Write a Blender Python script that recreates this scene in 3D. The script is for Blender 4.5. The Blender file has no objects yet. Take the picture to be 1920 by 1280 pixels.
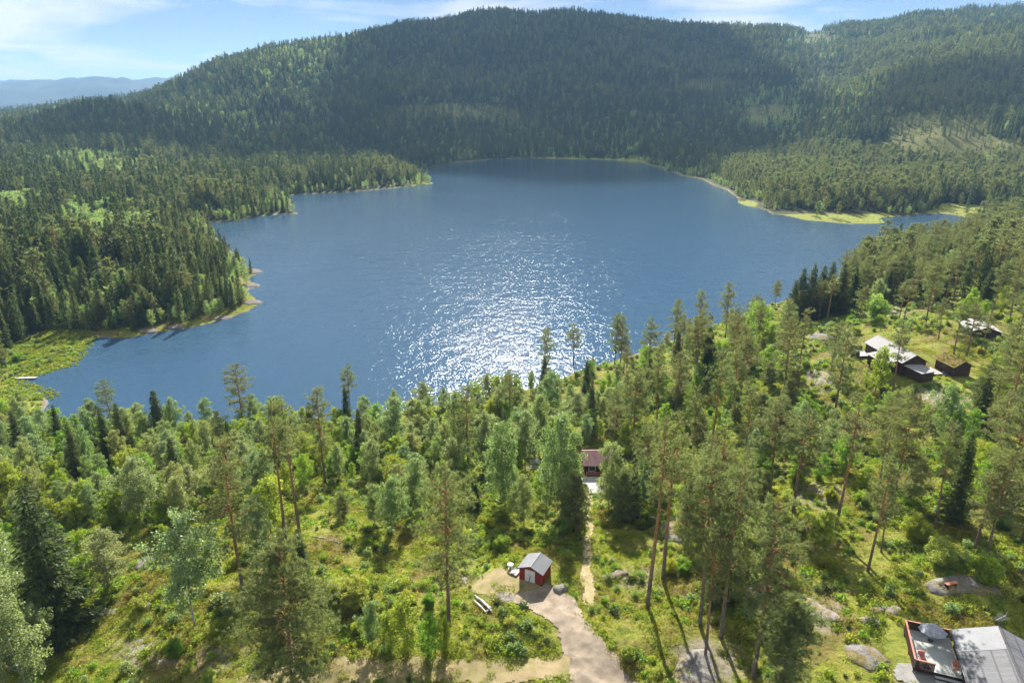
import bpy, math, random
import numpy as np
from mathutils import Vector

# ------------------------------------------------------------------ camera, sky, sun, exposure
scene = bpy.context.scene
COL = scene.collection
H = 78.0                      # camera height above the lake
PITCH = math.radians(18.6)
F = 1280.0                    # focal length in pixels of the 1920 px wide photograph
cp, sp = math.cos(PITCH), math.sin(PITCH)

cam_data = bpy.data.cameras.new('camera')
cam = bpy.data.objects.new('camera', cam_data)
COL.objects.link(cam)
cam.location = (0, 0, H)
cam.rotation_euler = (math.pi/2 - PITCH, 0, 0)
cam_data.sensor_width = 36.0
cam_data.lens = 24.0
cam_data.clip_start = 0.5
cam_data.clip_end = 40000
scene.camera = cam

SUN_EL = math.radians(32.0)
SUN_AZ = math.radians(0.8)    # to the right of straight ahead (+Y)

world = bpy.data.worlds.new('World')
scene.world = world
world.use_nodes = True
wn, wl = world.node_tree.nodes, world.node_tree.links
wn.clear()
w_out = wn.new('ShaderNodeOutputWorld')
w_bg = wn.new('ShaderNodeBackground')
w_bg.inputs["Strength"].default_value = 0.06
w_sky = wn.new('ShaderNodeTexSky')
w_sky.sky_type = 'NISHITA'
w_sky.sun_disc = False
w_sky.sun_elevation = SUN_EL
w_sky.sun_rotation = SUN_AZ
w_sky.altitude = 300
w_sky.air_density = 0.42
w_sky.dust_density = 0.0
w_sky.ozone_density = 1.5
# drifting thin clouds over the whole sky
w_tc = wn.new('ShaderNodeTexCoord')
w_sep = wn.new('ShaderNodeSeparateXYZ')
wl.new(w_tc.outputs['Generated'], w_sep.inputs[0])
w_z = wn.new('ShaderNodeMath'); w_z.operation = 'ADD'; w_z.inputs[1].default_value = 0.10
wl.new(w_sep.outputs['Z'], w_z.inputs[0])
w_zm = wn.new('ShaderNodeMath'); w_zm.operation = 'MAXIMUM'; w_zm.inputs[1].default_value = 0.06
wl.new(w_z.outputs[0], w_zm.inputs[0])
w_dx = wn.new('ShaderNodeMath'); w_dx.operation = 'DIVIDE'
wl.new(w_sep.outputs['X'], w_dx.inputs[0]); wl.new(w_zm.outputs[0], w_dx.inputs[1])
w_dy = wn.new('ShaderNodeMath'); w_dy.operation = 'DIVIDE'
wl.new(w_sep.outputs['Y'], w_dy.inputs[0]); wl.new(w_zm.outputs[0], w_dy.inputs[1])
w_cmb = wn.new('ShaderNodeCombineXYZ')
wl.new(w_dx.outputs[0], w_cmb.inputs['X']); wl.new(w_dy.outputs[0], w_cmb.inputs['Y'])
w_map = wn.new('ShaderNodeMapping')
w_map.inputs['Location'].default_value = (3.7, 0.2, 0.0)
w_map.inputs['Scale'].default_value = (0.7, 0.7, 1.0)
wl.new(w_cmb.outputs[0], w_map.inputs['Vector'])
w_n = wn.new('ShaderNodeTexNoise')
w_n.inputs['Scale'].default_value = 1.0
w_n.inputs['Detail'].default_value = 7.0
w_n.inputs['Roughness'].default_value = 0.55
w_n.inputs['Distortion'].default_value = 0.5
wl.new(w_map.outputs[0], w_n.inputs['Vector'])
w_r = wn.new('ShaderNodeValToRGB')
w_r.color_ramp.elements[0].position = 0.44
w_r.color_ramp.elements[0].color = (0, 0, 0, 1)
w_r.color_ramp.elements[1].position = 0.60
w_r.color_ramp.elements[1].color = (0.8, 0.8, 0.8, 1)
wl.new(w_n.outputs['Fac'], w_r.inputs['Fac'])
w_mix = wn.new('ShaderNodeMixRGB')
w_mix.inputs['Color2'].default_value = (7.6, 7.8, 8.2, 1)
wl.new(w_r.outputs['Color'], w_mix.inputs['Fac'])
w_tint = wn.new('ShaderNodeMixRGB'); w_tint.blend_type = 'MULTIPLY'; w_tint.inputs['Fac'].default_value = 1.0
w_tint.inputs['Color2'].default_value = (1.08, 1.0, 0.86, 1)
wl.new(w_sky.outputs[0], w_tint.inputs['Color1'])
wl.new(w_tint.outputs[0], w_mix.inputs['Color1'])
wl.new(w_mix.outputs[0], w_bg.inputs['Color'])
wl.new(w_bg.outputs[0], w_out.inputs['Surface'])

sun_data = bpy.data.lights.new('sun', 'SUN')
sun_data.energy = 5.0
HAZE = 0.95e-4
sun_data.angle = math.radians(0.53)
sun_data.color = (1.0, 0.95, 0.86)
sun = bpy.data.objects.new('sun', sun_data)
COL.objects.link(sun)
SUN_DIR = Vector((math.sin(SUN_AZ)*math.cos(SUN_EL), math.cos(SUN_AZ)*math.cos(SUN_EL), math.sin(SUN_EL)))
sun.rotation_euler = SUN_DIR.to_track_quat('Z', 'Y').to_euler()
sun.location = SUN_DIR * 500

scene.view_settings.view_transform = 'Standard'
scene.view_settings.look = 'None'
scene.view_settings.gamma = 1.0
scene.view_settings.use_curve_mapping = False
scene.view_settings.exposure = 1.3

cy = scene.cycles
cy.use_denoising = True
try:
    cy.denoiser = 'OPENIMAGEDENOISE'
    cy.denoising_prefilter = 'FAST'
except Exception:
    pass
cy.use_adaptive_sampling = True
cy.adaptive_threshold = 0.02
cy.adaptive_min_samples = 12
cy.sample_clamp_direct = 14.0
cy.max_bounces = 4
cy.diffuse_bounces = 2
cy.glossy_bounces = 2
cy.transmission_bounces = 3
cy.transparent_max_bounces = 4
cy.volume_bounces = 0
cy.caustics_reflective = False
cy.caustics_refractive = False
cy.sample_clamp_indirect = 4.0
cy.blur_glossy = 0.5

rng = np.random.default_rng(7)
random.seed(7)

# ------------------------------------------------------------------ projection helpers
def ray(x, y):
    X = (x - 960)/F
    Y = -(y - 640)/F
    return np.array([X, cp + Y*sp, -sp + Y*cp])

def at_z(x, y, z):
    d = ray(x, y)
    return np.array([0, 0, H]) + d*((z - H)/d[2])

def at_y(x, y, dist):
    d = ray(x, y)
    return np.array([0, 0, H]) + d*(dist/d[1])

def project(X, Y, Z):
    v = Z - H
    zc = Y*cp - v*sp
    uc = Y*sp + v*cp
    return 960 + F*X/zc, 640 - F*uc/zc

# ------------------------------------------------------------------ numpy noise
_T = np.random.default_rng(11).random((8, 256, 256))
def vnoise(x, y, k=0):
    ix = np.floor(x).astype(int); iy = np.floor(y).astype(int)
    fx = x - ix; fy = y - iy
    fx = fx*fx*(3 - 2*fx); fy = fy*fy*(3 - 2*fy)
    T = _T[k % 8]
    a = T[ix % 256, iy % 256]; b = T[(ix + 1) % 256, iy % 256]
    c = T[ix % 256, (iy + 1) % 256]; d = T[(ix + 1) % 256, (iy + 1) % 256]
    return (a*(1-fx) + b*fx)*(1-fy) + (c*(1-fx) + d*fx)*fy
def fbm(x, y, k=0, octs=4):
    s = 0; a = 0.5; n = 0
    for i in range(octs):
        s = s + a*vnoise(x*2**i + 17.3*i, y*2**i + 9.1*i, k + i)
        n += a; a *= 0.5
    return s/n
def sstep(a, b, x):
    t = np.clip((x - a)/(b - a), 0, 1)
    return t*t*(3 - 2*t)

# ------------------------------------------------------------------ lake outline (traced shoreline put on the water plane)
SHORE_PX = [(77,776),(130,800),(250,806),(400,802),(550,795),(700,780),(790,764),(830,757),(890,757),(960,738),(1050,708),(1150,678),(1250,642),
 (1350,606),(1440,574),(1520,547),(1600,508),(1660,472),(1740,450),(1800,434),(1838,420),(1821,411),(1784,401),(1750,400),(1686,406),(1650,409),
 (1668,420),(1599,421),(1515,413),(1448,400),(1404,386),(1377,366),(1330,340),(1280,330),(1240,316),(1205,304),(1150,301),(1100,299),(1000,296.5),
 (920,299),(841,307),(800,315),(764,322),(790,333),(815,344),(770,350),(741,353),(690,358),(640,361),(580,364),(524,369),(548,374),(557,380),(530,390),
 (566,400),(504,404),(437,416),(383,418),(400,440),(445,478),(462,489),(446,497),(470,503),(492,509),(462,525),(484,533),(470,545),(487,568),
 (463,585),(403,601),(350,612),(302,621),(235,631),(161,635),(165,652),(140,668),(118,685),(60,705),(33,709),(30,717),(67,732),(94,755)]
SHORE = np.array([at_z(x, y, 0)[:2] for x, y in SHORE_PX])
# a little natural raggedness
def densify(P, k=3):
    out = []
    n = len(P)
    for i in range(n):
        a, b = P[i], P[(i+1) % n]
        for j in range(k):
            out.append(a + (b-a)*j/k)
    return np.array(out)
_S = densify(SHORE, 3)
_d = np.hypot(_S[:, 0], _S[:, 1])
_S[:, 0] += (fbm(_S[:, 0]/15, _S[:, 1]/15, 1) - 0.5)*0.03*_d
_S[:, 1] += (fbm(_S[:, 0]/12, _S[:, 1]/12, 3) - 0.5)*0.02*_d
SHORE = _S

def shore_sd(X, Y):
    """signed distance to the lake outline, positive on land"""
    X = np.atleast_1d(X).astype(float); Y = np.atleast_1d(Y).astype(float)
    best = np.full(X.shape, 1e18); inside = np.zeros(X.shape, bool)
    n = len(SHORE)
    for i in range(n):
        ax, ay = SHORE[i]; bx_, by_ = SHORE[(i+1) % n]
        ex, ey = bx_-ax, by_-ay
        t = np.clip(((X-ax)*ex + (Y-ay)*ey)/(ex*ex+ey*ey+1e-12), 0, 1)
        d = (X-ax-t*ex)**2 + (Y-ay-t*ey)**2
        best = np.minimum(best, d)
        c = ((ay > Y) != (by_ > Y)) & (X < ex*(Y-ay)/(by_-ay+1e-12) + ax)
        inside ^= c
    s = np.sqrt(best)
    return np.where(inside, -s, s)

# ------------------------------------------------------------------ terrain from control points
CTRL = []
for i in range(0, len(SHORE), 3):
    CTRL.append((SHORE[i][0], SHORE[i][1], 0.5))
for x, y, z in [(1003,1100,18),(842,1175,18),(1130,1280,18.6),(600,1250,18),(300,1250,18.5),(60,1260,15),(460,1130,17),(650,1000,14.5),(560,1000,15),
  (300,1080,17.5),(120,1190,13.5),(50,1000,8),(250,990,11),(400,950,10),(850,950,11),(1060,960,11),(1105,905,9),(950,870,6),(1213,1140,19),(1400,1200,20),
  (1627,1070,20),(1565,998,18.5),(1780,1100,21),(1850,1260,20.5),(1915,1010,21),(1752,993,19.5),(1850,1040,20.5),(1680,690,22),(1795,707,22),(1850,620,21),
  (1740,800,21.5),(1600,800,17),(1500,850,15.5),(1400,800,12),(1300,780,9),(1200,760,6),(1550,700,18),(1450,680,12),(1350,660,6.5),(1650,600,18),(1750,540,14),
  (1900,560,19),(1900,480,14),(1650,540,9),(1560,590,8),(1900,860,22),(1910,760,23),(700,880,6),(550,880,6),(300,880,6),(100,880,5),(760,1240,18),(1060,1180,18.3)]:
    q = at_z(x, y, z); CTRL.append(tuple(q))
for x, y, d, dz in [
  # left forest and its ridges
  (0,600,255,0),(100,560,285,-2),(60,480,350,-6),(250,520,330,-12),(350,500,350,-12),(100,420,460,-6),(250,400,500,-6),(0,360,600,-6),(150,340,700,-8),(300,360,620,-8),(450,350,700,-10),
  (0,300,850,-10),(200,305,850,-12),(400,310,880,-12),(560,320,880,-12),(0,262,1050,-10),(250,255,1080,-12),(430,250,1120,-12),
  (-60,240,1220,-30),(0,230,1230,-30),(60,208,1260,-26),(100,196,1280,-24),(200,180,1330,-22),(290,186,1350,-24),(390,190,1380,-22),(480,195,1420,-12),
  (320,172,1600,-14),(350,155,1620,-12),(400,138,1640,-12),(450,120,1660,-12),(510,104,1720,-12),(560,82,1790,-12),(640,54,1950,-12),
  (560,170,1500,-12),(640,130,1700,-12),(600,215,1380,-10),(650,250,1230,-10),(700,300,1010,-10),(560,262,1130,-10),(780,300,1050,-9),
  # the big hill
  (720,38,2080,-12),(800,28,2180,-12),(860,22,2260,-12),(940,15,2350,-12),(1080,19,2380,-12),(1160,29,2380,-12),(1300,40,2420,-12),(1420,50,2460,-12),
  (960,245,1440,-10),(960,205,1600,-3),(960,160,1780,-10),(960,80,2060,-12),(800,245,1330,-10),(800,205,1500,-3),(800,160,1700,-10),(800,80,1980,-12),
  (1100,260,1400,-10),(1120,205,1620,-10),(1120,150,1830,-10),(1120,80,2080,-12),(1050,285,1300,-6),
  # the valley and the right-hand hill
  (1250,270,1290,-10),(1260,240,1400,-10),(1300,200,1600,-10),(1350,150,1850,-10),(1350,90,2150,-10),
  (1490,54,2480,-12),(1600,44,2500,-12),(1740,27,2560,-12),(1920,12,2650,-12),
  (1380,320,770,-10),(1420,275,930,-10),(1460,230,1100,-10),(1490,180,1320,-10),(1560,140,1560,-10),(1500,105,2000,-10),(1680,110,1560,-10),(1800,90,1560,-10),(1920,64,1640,-10),
  (1500,360,600,-12),(1600,330,680,-12),(1580,290,830,-8),(1700,300,780,-10),(1700,285,830,-1),(1760,262,900,-1),(1750,218,1020,-1),(1850,290,800,-2),(1880,250,900,-3),(1800,150,1250,-10),
  (1900,180,1150,-10),(1650,200,1080,-10),(1560,230,1000,-10),(1860,380,600,-12),(1910,350,640,-12),(1900,430,440,-12)]:
    q = at_y(x, y, d); CTRL.append((q[0], q[1], max(1.0, q[2] + dz)))
# behind the ridges, the far blue hills
for x, d, z in [(180,1450,58),(260,1460,60),(340,1465,66),(420,1475,72),(480,1500,84),(-80,1500,45),(0,1500,55),(100,1550,62),(200,1600,70),(290,1650,80),(0,1800,55),(150,1900,60),(280,1950,70),(0,2200,50),(150,2300,70),(300,2400,80),(0,4200,40),(200,4300,40),(380,4200,60),(0,6000,60),(250,6000,60),(600,2900,200),(900,3100,300),(1200,3100,300),(1500,3200,320),(1800,3400,370),
                (600,4500,150),(1000,4500,200),(1500,4500,250),(1900,4500,280)]:
    CTRL.append(((x-960)/F*d/0.96, d, z))
for x, y, d in [(-60,168,8200),(0,163,8200),(60,163,8300),(100,156,8400),(150,152,8500),(190,146,8600),(240,152,8600),(262,158,8500),(290,150,8700),(340,152,8800),(420,160,8800)]:
    q = at_y(x, y, d); CTRL.append(tuple(q))
for x in (-60, 100, 200, 340):
    q = at_y(x, 195, 7200); CTRL.append(tuple(q))
for x in (700, 1200, 1700, 2100):
    CTRL.append(((x-960)/F*8500/0.96, 8500, 260))
CTRL = np.array(CTRL)
# spread the edge values sideways out of the frame
extra = []
for s in (-1, 1):
    for yy, z in [(45,18),(70,19 if s > 0 else 15),(110,20 if s > 0 else 10),(170,21 if s > 0 else 6),(260,18 if s > 0 else 8),(420,16 if s > 0 else 10),(700,45 if s > 0 else 22),(1100,130 if s > 0 else 45),(1700,240 if s > 0 else 90),(2600,420 if s > 0 else 80),(8500,330)]:
        extra.append((s*1.15*yy, yy, z))
extra += [(0, 25, 18.5), (0, 45, 18.4), (-20, 45, 18.2), (25, 45, 19.5)]
CTRL = np.vstack([CTRL, np.array(extra)])
cu = np.column_stack([CTRL[:, 0]/CTRL[:, 1], np.log(CTRL[:, 1])])
_D = np.sqrt(((cu[:, None, :] - cu[None, :, :])**2).sum(-1))
_n = len(cu)
A = np.zeros((_n+1, _n+1)); A[:_n, :_n] = -_D - np.eye(_n)*0.012*-1; A[:_n, _n] = 1; A[_n, :_n] = 1
_w = np.linalg.solve(A, np.append(CTRL[:, 2], 0))

NU, NV = 620, 600
U = np.linspace(-1.25, 1.25, NU)
V = np.linspace(math.log(22.0), math.log(11000.0), NV)
GU, GV = np.meshgrid(U, V, indexing='ij')
Zb = np.full(GU.shape, _w[_n])
for i in range(_n):
    Zb -= _w[i]*np.sqrt((GU-cu[i, 0])**2 + (GV-cu[i, 1])**2)
def blur(a, k):
    ker = np.exp(-0.5*(np.arange(-3*k, 3*k+1)/k)**2); ker /= ker.sum()
    for ax in (0, 1):
        p = np.pad(a, [(3*k, 3*k) if i == ax else (0, 0) for i in (0, 1)], mode='edge')
        a = sum(ker[j]*(p[j:j+a.shape[0], :] if ax == 0 else p[:, j:j+a.shape[1]]) for j in range(len(ker)))
    return a
Zb = blur(Zb, 3)
GY = np.exp(GV); GX = GU*GY
SD = shore_sd(GX.ravel(), GY.ravel()).reshape(GX.shape)
farw = sstep(300, 1200, GY)
rel = (1-sstep(250, 700, GY))*((fbm(GX/17, GY/17, 2)-0.5)*3.0 + (fbm(GX/4.5, GY/4.5, 4)-0.5)*0.9) + farw*((fbm(GX/260, GY/260, 5, 5)-0.5)*40 + (0.5-np.abs(fbm(GX/420+3, GY/520, 3, 3)-0.5)*4)*34 - 12 + (fbm(GX/60, GY/60, 1)-0.5)*12)
farhill = sstep(4500, 7000, GY)
rel = rel*(1-farhill) + farhill*(fbm(GX/650, GY/650, 6, 5)-0.5)*260
Zl = Zb + rel*sstep(0, 25, SD)
# level ground under the buildings
PADS = [((3.1, 77.6), 4.5, 5.0, 18.0), ((47.5, 60.5), 7.0, 6.0, 20.6), ((55.5, 55.0), 8.0, 6.0, 20.6)]
for x, y, z, r in [(1690, 672, 22.0, 9.0), (1790, 700, 22.0, 6.0), (1727, 705, 21.8, 4.0), (1845, 618, 21.0, 8.0), (1107, 895, 9.2, 5.0)]:
    q = at_z(x, y, z); PADS.append(((q[0], q[1]), r, 6.0, z))
for (px_, py_), r0, fade, z in PADS:
    d = np.hypot(GX-px_, GY-py_)
    wgt = 1 - sstep(r0, r0+fade, d)
    Zl = Zl*(1-wgt) + z*wgt
cap = 0.22 + np.maximum(SD, 0)*0.30 + np.maximum(SD-30, 0)*1.2
Zl = np.maximum(Zl, 0.3 + np.minimum(np.maximum(SD, 0)*0.03, 2.0))
kk = 0.8
Zl = -kk*np.log(np.exp(-np.clip(Zl, 0, 60)/kk) + np.exp(-np.clip(cap, 0, 60)/kk)) * (np.minimum(Zl, cap) < 50) + np.minimum(Zl, cap)*(np.minimum(Zl, cap) >= 50)
Zl = np.maximum(Zl, np.minimum(0.12 + np.maximum(SD, 0)*0.05, 0.5))
Z = np.where(SD > 0, Zl, np.maximum(-4.0, -0.05 + SD*0.22))

def hgt(X, Y):
    X = np.asarray(X, float); Y = np.asarray(Y, float)
    u = np.clip((X/Y - U[0])/(U[1]-U[0]), 0, NU-1.001); v = np.clip((np.log(Y) - V[0])/(V[1]-V[0]), 0, NV-1.001)
    i = u.astype(int); j = v.astype(int); fu = u-i; fv = v-j
    return (Z[i, j]*(1-fu) + Z[i+1, j]*fu)*(1-fv) + (Z[i, j+1]*(1-fu) + Z[i+1, j+1]*fu)*fv
def sdist(X, Y):
    X = np.asarray(X, float); Y = np.asarray(Y, float)
    u = np.clip((X/Y - U[0])/(U[1]-U[0]), 0, NU-1.001).astype(int); v = np.clip((np.log(Y) - V[0])/(V[1]-V[0]), 0, NV-1.001).astype(int)
    return SD[u, v]

def ground_px(x, y):
    """where the line of sight through a photograph pixel meets the ground"""
    d = ray(x, y)
    ys = np.exp(np.linspace(math.log(30), math.log(9000), 1600))
    X = d[0]/d[1]*ys; zz = H + d[2]/d[1]*ys
    below = zz < hgt(X, ys)
    k = int(np.argmax(below)) if below.any() else len(ys)-1
    a, b = ys[max(k-1, 0)], ys[k]
    for _ in range(25):
        m = 0.5*(a+b)
        if H + d[2]/d[1]*m < float(hgt(d[0]/d[1]*m, m)): b = m
        else: a = m
    return np.array([d[0]/d[1]*b, b, float(hgt(d[0]/d[1]*b, b))])

def height_to(base, y_top):
    lo, hi = 0.2, 45.0
    for _ in range(40):
        m = 0.5*(lo+hi)
        if project(base[0], base[1], base[2]+m)[1] > y_top: lo = m
        else: hi = m
    return lo

def in_poly(x, y, poly):
    x = np.asarray(x, float); y = np.asarray(y, float)
    ins = np.zeros(x.shape, bool)
    n = len(poly)
    for i in range(n):
        ax, ay = poly[i]; bx_, by_ = poly[(i+1) % n]
        ins ^= ((ay > y) != (by_ > y)) & (x < (bx_-ax)*(y-ay)/(by_-ay+1e-12) + ax)
    return ins

# ------------------------------------------------------------------ materials
def mat(name):
    m = bpy.data.materials.new(name); m.use_nodes = True
    m.node_tree.nodes.clear()
    return m, m.node_tree.nodes, m.node_tree.links
def N(nodes, t, **kw):
    n = nodes.new('ShaderNode' + t)
    for k, v in kw.items():
        if hasattr(n, k): setattr(n, k, v)
    return n
def ramp(nodes, stops):
    r = nodes.new('ShaderNodeValToRGB')
    e = r.color_ramp.elements
    while len(e) < len(stops): e.new(0.5)
    for i, (p, c) in enumerate(stops):
        e[i].position = p
        e[i].color = (c, c, c, 1) if isinstance(c, (int, float)) else (*c, 1)
    return r
def noise(nodes, links, scale, detail=4, rough=0.55, coord=None, dist=0.0):
    n = nodes.new('ShaderNodeTexNoise')
    n.inputs['Scale'].default_value = scale; n.inputs['Detail'].default_value = detail
    n.inputs['Roughness'].default_value = rough; n.inputs['Distortion'].default_value = dist
    if coord is not None: links.new(coord, n.inputs['Vector'])
    return n
def mixc(nodes, links, fac, a, b, mode='MIX'):
    m = nodes.new('ShaderNodeMixRGB'); m.blend_type = mode
    for sock, v in (('Fac', fac), ('Color1', a), ('Color2', b)):
        if isinstance(v, (int, float)): m.inputs[sock].default_value = v if sock == 'Fac' else (v, v, v, 1)
        elif isinstance(v, tuple): m.inputs[sock].default_value = (*v, 1)
        else: links.new(v, m.inputs[sock])
    return m.outputs[0]
def principled(nodes, links, col, rough=0.8, spec=0.3, metal=0.0, normal=None):
    b = nodes.new('ShaderNodeBsdfPrincipled'); o = nodes.new('ShaderNodeOutputMaterial')
    if isinstance(col, tuple): b.inputs['Base Color'].default_value = (*col, 1)
    else: links.new(col, b.inputs['Base Color'])
    if isinstance(rough, (int, float)): b.inputs['Roughness'].default_value = rough
    else: links.new(rough, b.inputs['Roughness'])
    b.inputs['Specular IOR Level'].default_value = spec
    b.inputs['Metallic'].default_value = metal
    if normal is not None: links.new(normal, b.inputs['Normal'])
    links.new(b.outputs[0], o.inputs['Surface'])
    return b
def bump(nodes, links, h, strength=0.5, dist=0.1):
    b = nodes.new('ShaderNodeBump'); b.inputs['Strength'].default_value = strength; b.inputs['Distance'].default_value = dist
    links.new(h, b.inputs['Height'])
    return b.outputs[0]

def rough_mat(name, c1, c2, scale, rough=0.85, spec=0.2, bstr=0.4, bdist=0.05, coords='Object', stretch=(1, 1, 1), metal=0.0, contrast=(0.35, 0.65)):
    m, n, l = mat(name)
    tc = n.new('ShaderNodeTexCoord'); mp = n.new('ShaderNodeMapping'); mp.inputs['Scale'].default_value = stretch
    l.new(tc.outputs[coords], mp.inputs['Vector'])
    nz = noise(n, l, scale, 6, 0.6, mp.outputs[0])
    r = ramp(n, [(contrast[0], c1), (contrast[1], c2)]); l.new(nz.outputs['Fac'], r.inputs['Fac'])
    nb = noise(n, l, scale*3.1, 4, 0.6, mp.outputs[0])
    principled(n, l, r.outputs[0], rough, spec, metal, bump(n, l, nb.outputs['Fac'], bstr, bdist))
    return m

def leaf_mat(name, c_dark, c_light, trans=0.45, tcol=1.35, rough=0.5, spec=0.35, hue=0.03, clump=0.8):
    m, n, l = mat(name)
    tc = n.new('ShaderNodeTexCoord'); oi = n.new('ShaderNodeObjectInfo'); geo = n.new('ShaderNodeNewGeometry')
    nz = noise(n, l, clump, 3, 0.6, tc.outputs['Object'])
    r = ramp(n, [(0.3, c_dark), (0.7, c_light)]); l.new(nz.outputs['Fac'], r.inputs['Fac'])
    hsv = n.new('ShaderNodeHueSaturation')
    l.new(r.outputs[0], hsv.inputs['Color'])
    mr = n.new('ShaderNodeMapRange'); mr.inputs['To Min'].default_value = 0.5-hue; mr.inputs['To Max'].default_value = 0.5+hue
    l.new(oi.outputs['Random'], mr.inputs['Value']); l.new(mr.outputs[0], hsv.inputs['Hue'])
    mv = n.new('ShaderNodeMapRange'); mv.inputs['To Min'].default_value = 0.72; mv.inputs['To Max'].default_value = 1.3
    l.new(geo.outputs['Random Per Island'], mv.inputs['Value']); l.new(mv.outputs[0], hsv.inputs['Value'])
    col = mixc(n, l, 1.0, hsv.outputs[0], oi.outputs['Color'], 'MULTIPLY')
    b = n.new('ShaderNodeBsdfPrincipled'); l.new(col, b.inputs['Base Color'])
    b.inputs['Roughness'].default_value = rough; b.inputs['Specular IOR Level'].default_value = spec
    t = n.new('ShaderNodeBsdfTranslucent')
    l.new(mixc(n, l, 1.0, col, (tcol, tcol*1.06, tcol*0.70), 'MULTIPLY'), t.inputs['Color'])
    mx = n.new('ShaderNodeMixShader'); mx.inputs[0].default_value = trans
    l.new(b.outputs[0], mx.inputs[1]); l.new(t.outputs[0], mx.inputs[2])
    o = n.new('ShaderNodeOutputMaterial'); l.new(mx.outputs[0], o.inputs['Surface'])
    return m

M = {}
M['needle_pine'] = leaf_mat('pine_needles', (0.140, 0.165, 0.062), (0.275, 0.300, 0.115), 0.48, 1.25, 0.5, 0.4, 0.015)
M['needle_spruce'] = leaf_mat('spruce_needles', (0.065, 0.095, 0.026), (0.140, 0.175, 0.045), 0.45, 1.3, 0.55, 0.3, 0.02)
M['leaf_birch'] = leaf_mat('birch_leaves', (0.165, 0.230, 0.075), (0.310, 0.380, 0.160), 0.52, 1.4, 0.42, 0.5, 0.025)
M['leaf_bush'] = leaf_mat('shrub_leaves', (0.185, 0.270, 0.030), (0.345, 0.430, 0.060), 0.54, 1.4, 0.5, 0.4, 0.03)
M['leaf_far'] = leaf_mat('far_birch_leaves', (0.20, 0.29, 0.09), (0.36, 0.44, 0.16), 0.52, 1.4, 0.45, 0.5, 0.03)
M['bark_birch'] = rough_mat('birch_bark', (0.10, 0.085, 0.075), (0.42, 0.39, 0.36), 2.2, stretch=(1, 1, 3), contrast=(0.38, 0.46))
M['bark_spruce'] = rough_mat('spruce_bark', (0.07, 0.055, 0.045), (0.16, 0.13, 0.11), 3.0)
M['wet_rock'] = rough_mat('shore_granite', (0.085, 0.075, 0.065), (0.19, 0.165, 0.145), 1.0, bstr=0.8, bdist=0.2)
M['dead_wood'] = rough_mat('dead_wood', (0.30, 0.25, 0.20), (0.48, 0.43, 0.37), 4.0, stretch=(1, 1, .3))
# Scots pine bark: grey plates low on the trunk, orange flaking bark higher up
m, n, l = mat('pine_bark')
tc = n.new('ShaderNodeTexCoord'); sx = n.new('ShaderNodeSeparateXYZ'); l.new(tc.outputs['Object'], sx.inputs[0])
rz = n.new('ShaderNodeMapRange'); rz.inputs['From Min'].default_value = 3.0; rz.inputs['From Max'].default_value = 10.0
l.new(sx.outputs['Z'], rz.inputs['Value'])
nz = noise(n, l, 3.0, 5, 0.6, tc.outputs['Object'])
lo = ramp(n, [(0.35, (0.10, 0.075, 0.06)), (0.65, (0.24, 0.19, 0.16))]); l.new(nz.outputs['Fac'], lo.inputs['Fac'])
hi = ramp(n, [(0.35, (0.26, 0.12, 0.055)), (0.65, (0.47, 0.25, 0.12))]); l.new(nz.outputs['Fac'], hi.inputs['Fac'])
principled(n, l, mixc(n, l, rz.outputs[0], lo.outputs[0], hi.outputs[0]), 0.9, 0.15, 0.0, bump(n, l, nz.outputs['Fac'], 0.6, 0.05))
M['bark_pine'] = m

def rock_mat(name, c1, c2, moss):
    m, n, l = mat(name)
    geo = n.new('ShaderNodeNewGeometry'); pos = geo.outputs['Position']
    a = noise(n, l, 0.9, 8, 0.65, pos, 0.4); b = noise(n, l, 0.35, 6, 0.7, pos, 0.8); c = noise(n, l, 4.0, 6, 0.7, pos)
    r = ramp(n, [(0.3, c1), (0.55, c2), (0.75, tuple(v*1.35 for v in c2))]); l.new(a.outputs['Fac'], r.inputs['Fac'])
    f = ramp(n, [(0.50-moss*.1, 0.0), (0.60-moss*.1, 0.85)]); l.new(b.outputs['Fac'], f.inputs['Fac'])
    mo = ramp(n, [(0.35, (0.10, 0.095, 0.03)), (0.6, (0.27, 0.21, 0.06))]); l.new(c.outputs['Fac'], mo.inputs['Fac'])
    col = mixc(n, l, f.outputs[0], r.outputs[0], mo.outputs[0])
    ad = n.new('ShaderNodeMath'); ad.operation = 'MULTIPLY_ADD'; ad.inputs[1].default_value = 0.4; l.new(c.outputs['Fac'], ad.inputs[0]); l.new(a.outputs['Fac'], ad.inputs[2])
    principled(n, l, col, 0.9, 0.15, 0.0, bump(n, l, ad.outputs[0], 0.9, 0.3))
    return m
M['rock'] = rock_mat('granite', (0.15, 0.13, 0.115), (0.30, 0.26, 0.23), 0.2)
M['rock_dark'] = rock_mat('lichen_granite', (0.12, 0.11, 0.10), (0.25, 0.23, 0.21), 0.25)
M['gravel'] = rough_mat('gravel', (0.20, 0.158, 0.112), (0.36, 0.29, 0.215), 0.7, bstr=0.5, bdist=0.06)
M['dirt'] = rough_mat('dry_dirt', (0.19, 0.175, 0.055), (0.36, 0.27, 0.15), 0.45, bstr=0.5, bdist=0.06)
M['path'] = rough_mat('trodden_sand', (0.30, 0.24, 0.10), (0.46, 0.37, 0.22), 0.8, bstr=0.5, bdist=0.05)
M['concrete'] = rough_mat('concrete', (0.25, 0.235, 0.22), (0.34, 0.325, 0.30), 2.0, bstr=0.2)
M['red_paint'] = rough_mat('red_boards', (0.24, 0.035, 0.022), (0.36, 0.055, 0.034), 2.0, 0.7, bstr=0.3, stretch=(9, 9, .3))
M['red_faded'] = rough_mat('faded_red_paint', (0.50, 0.19, 0.14), (0.62, 0.27, 0.20), 2.5, 0.6, bstr=0.2)
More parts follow.
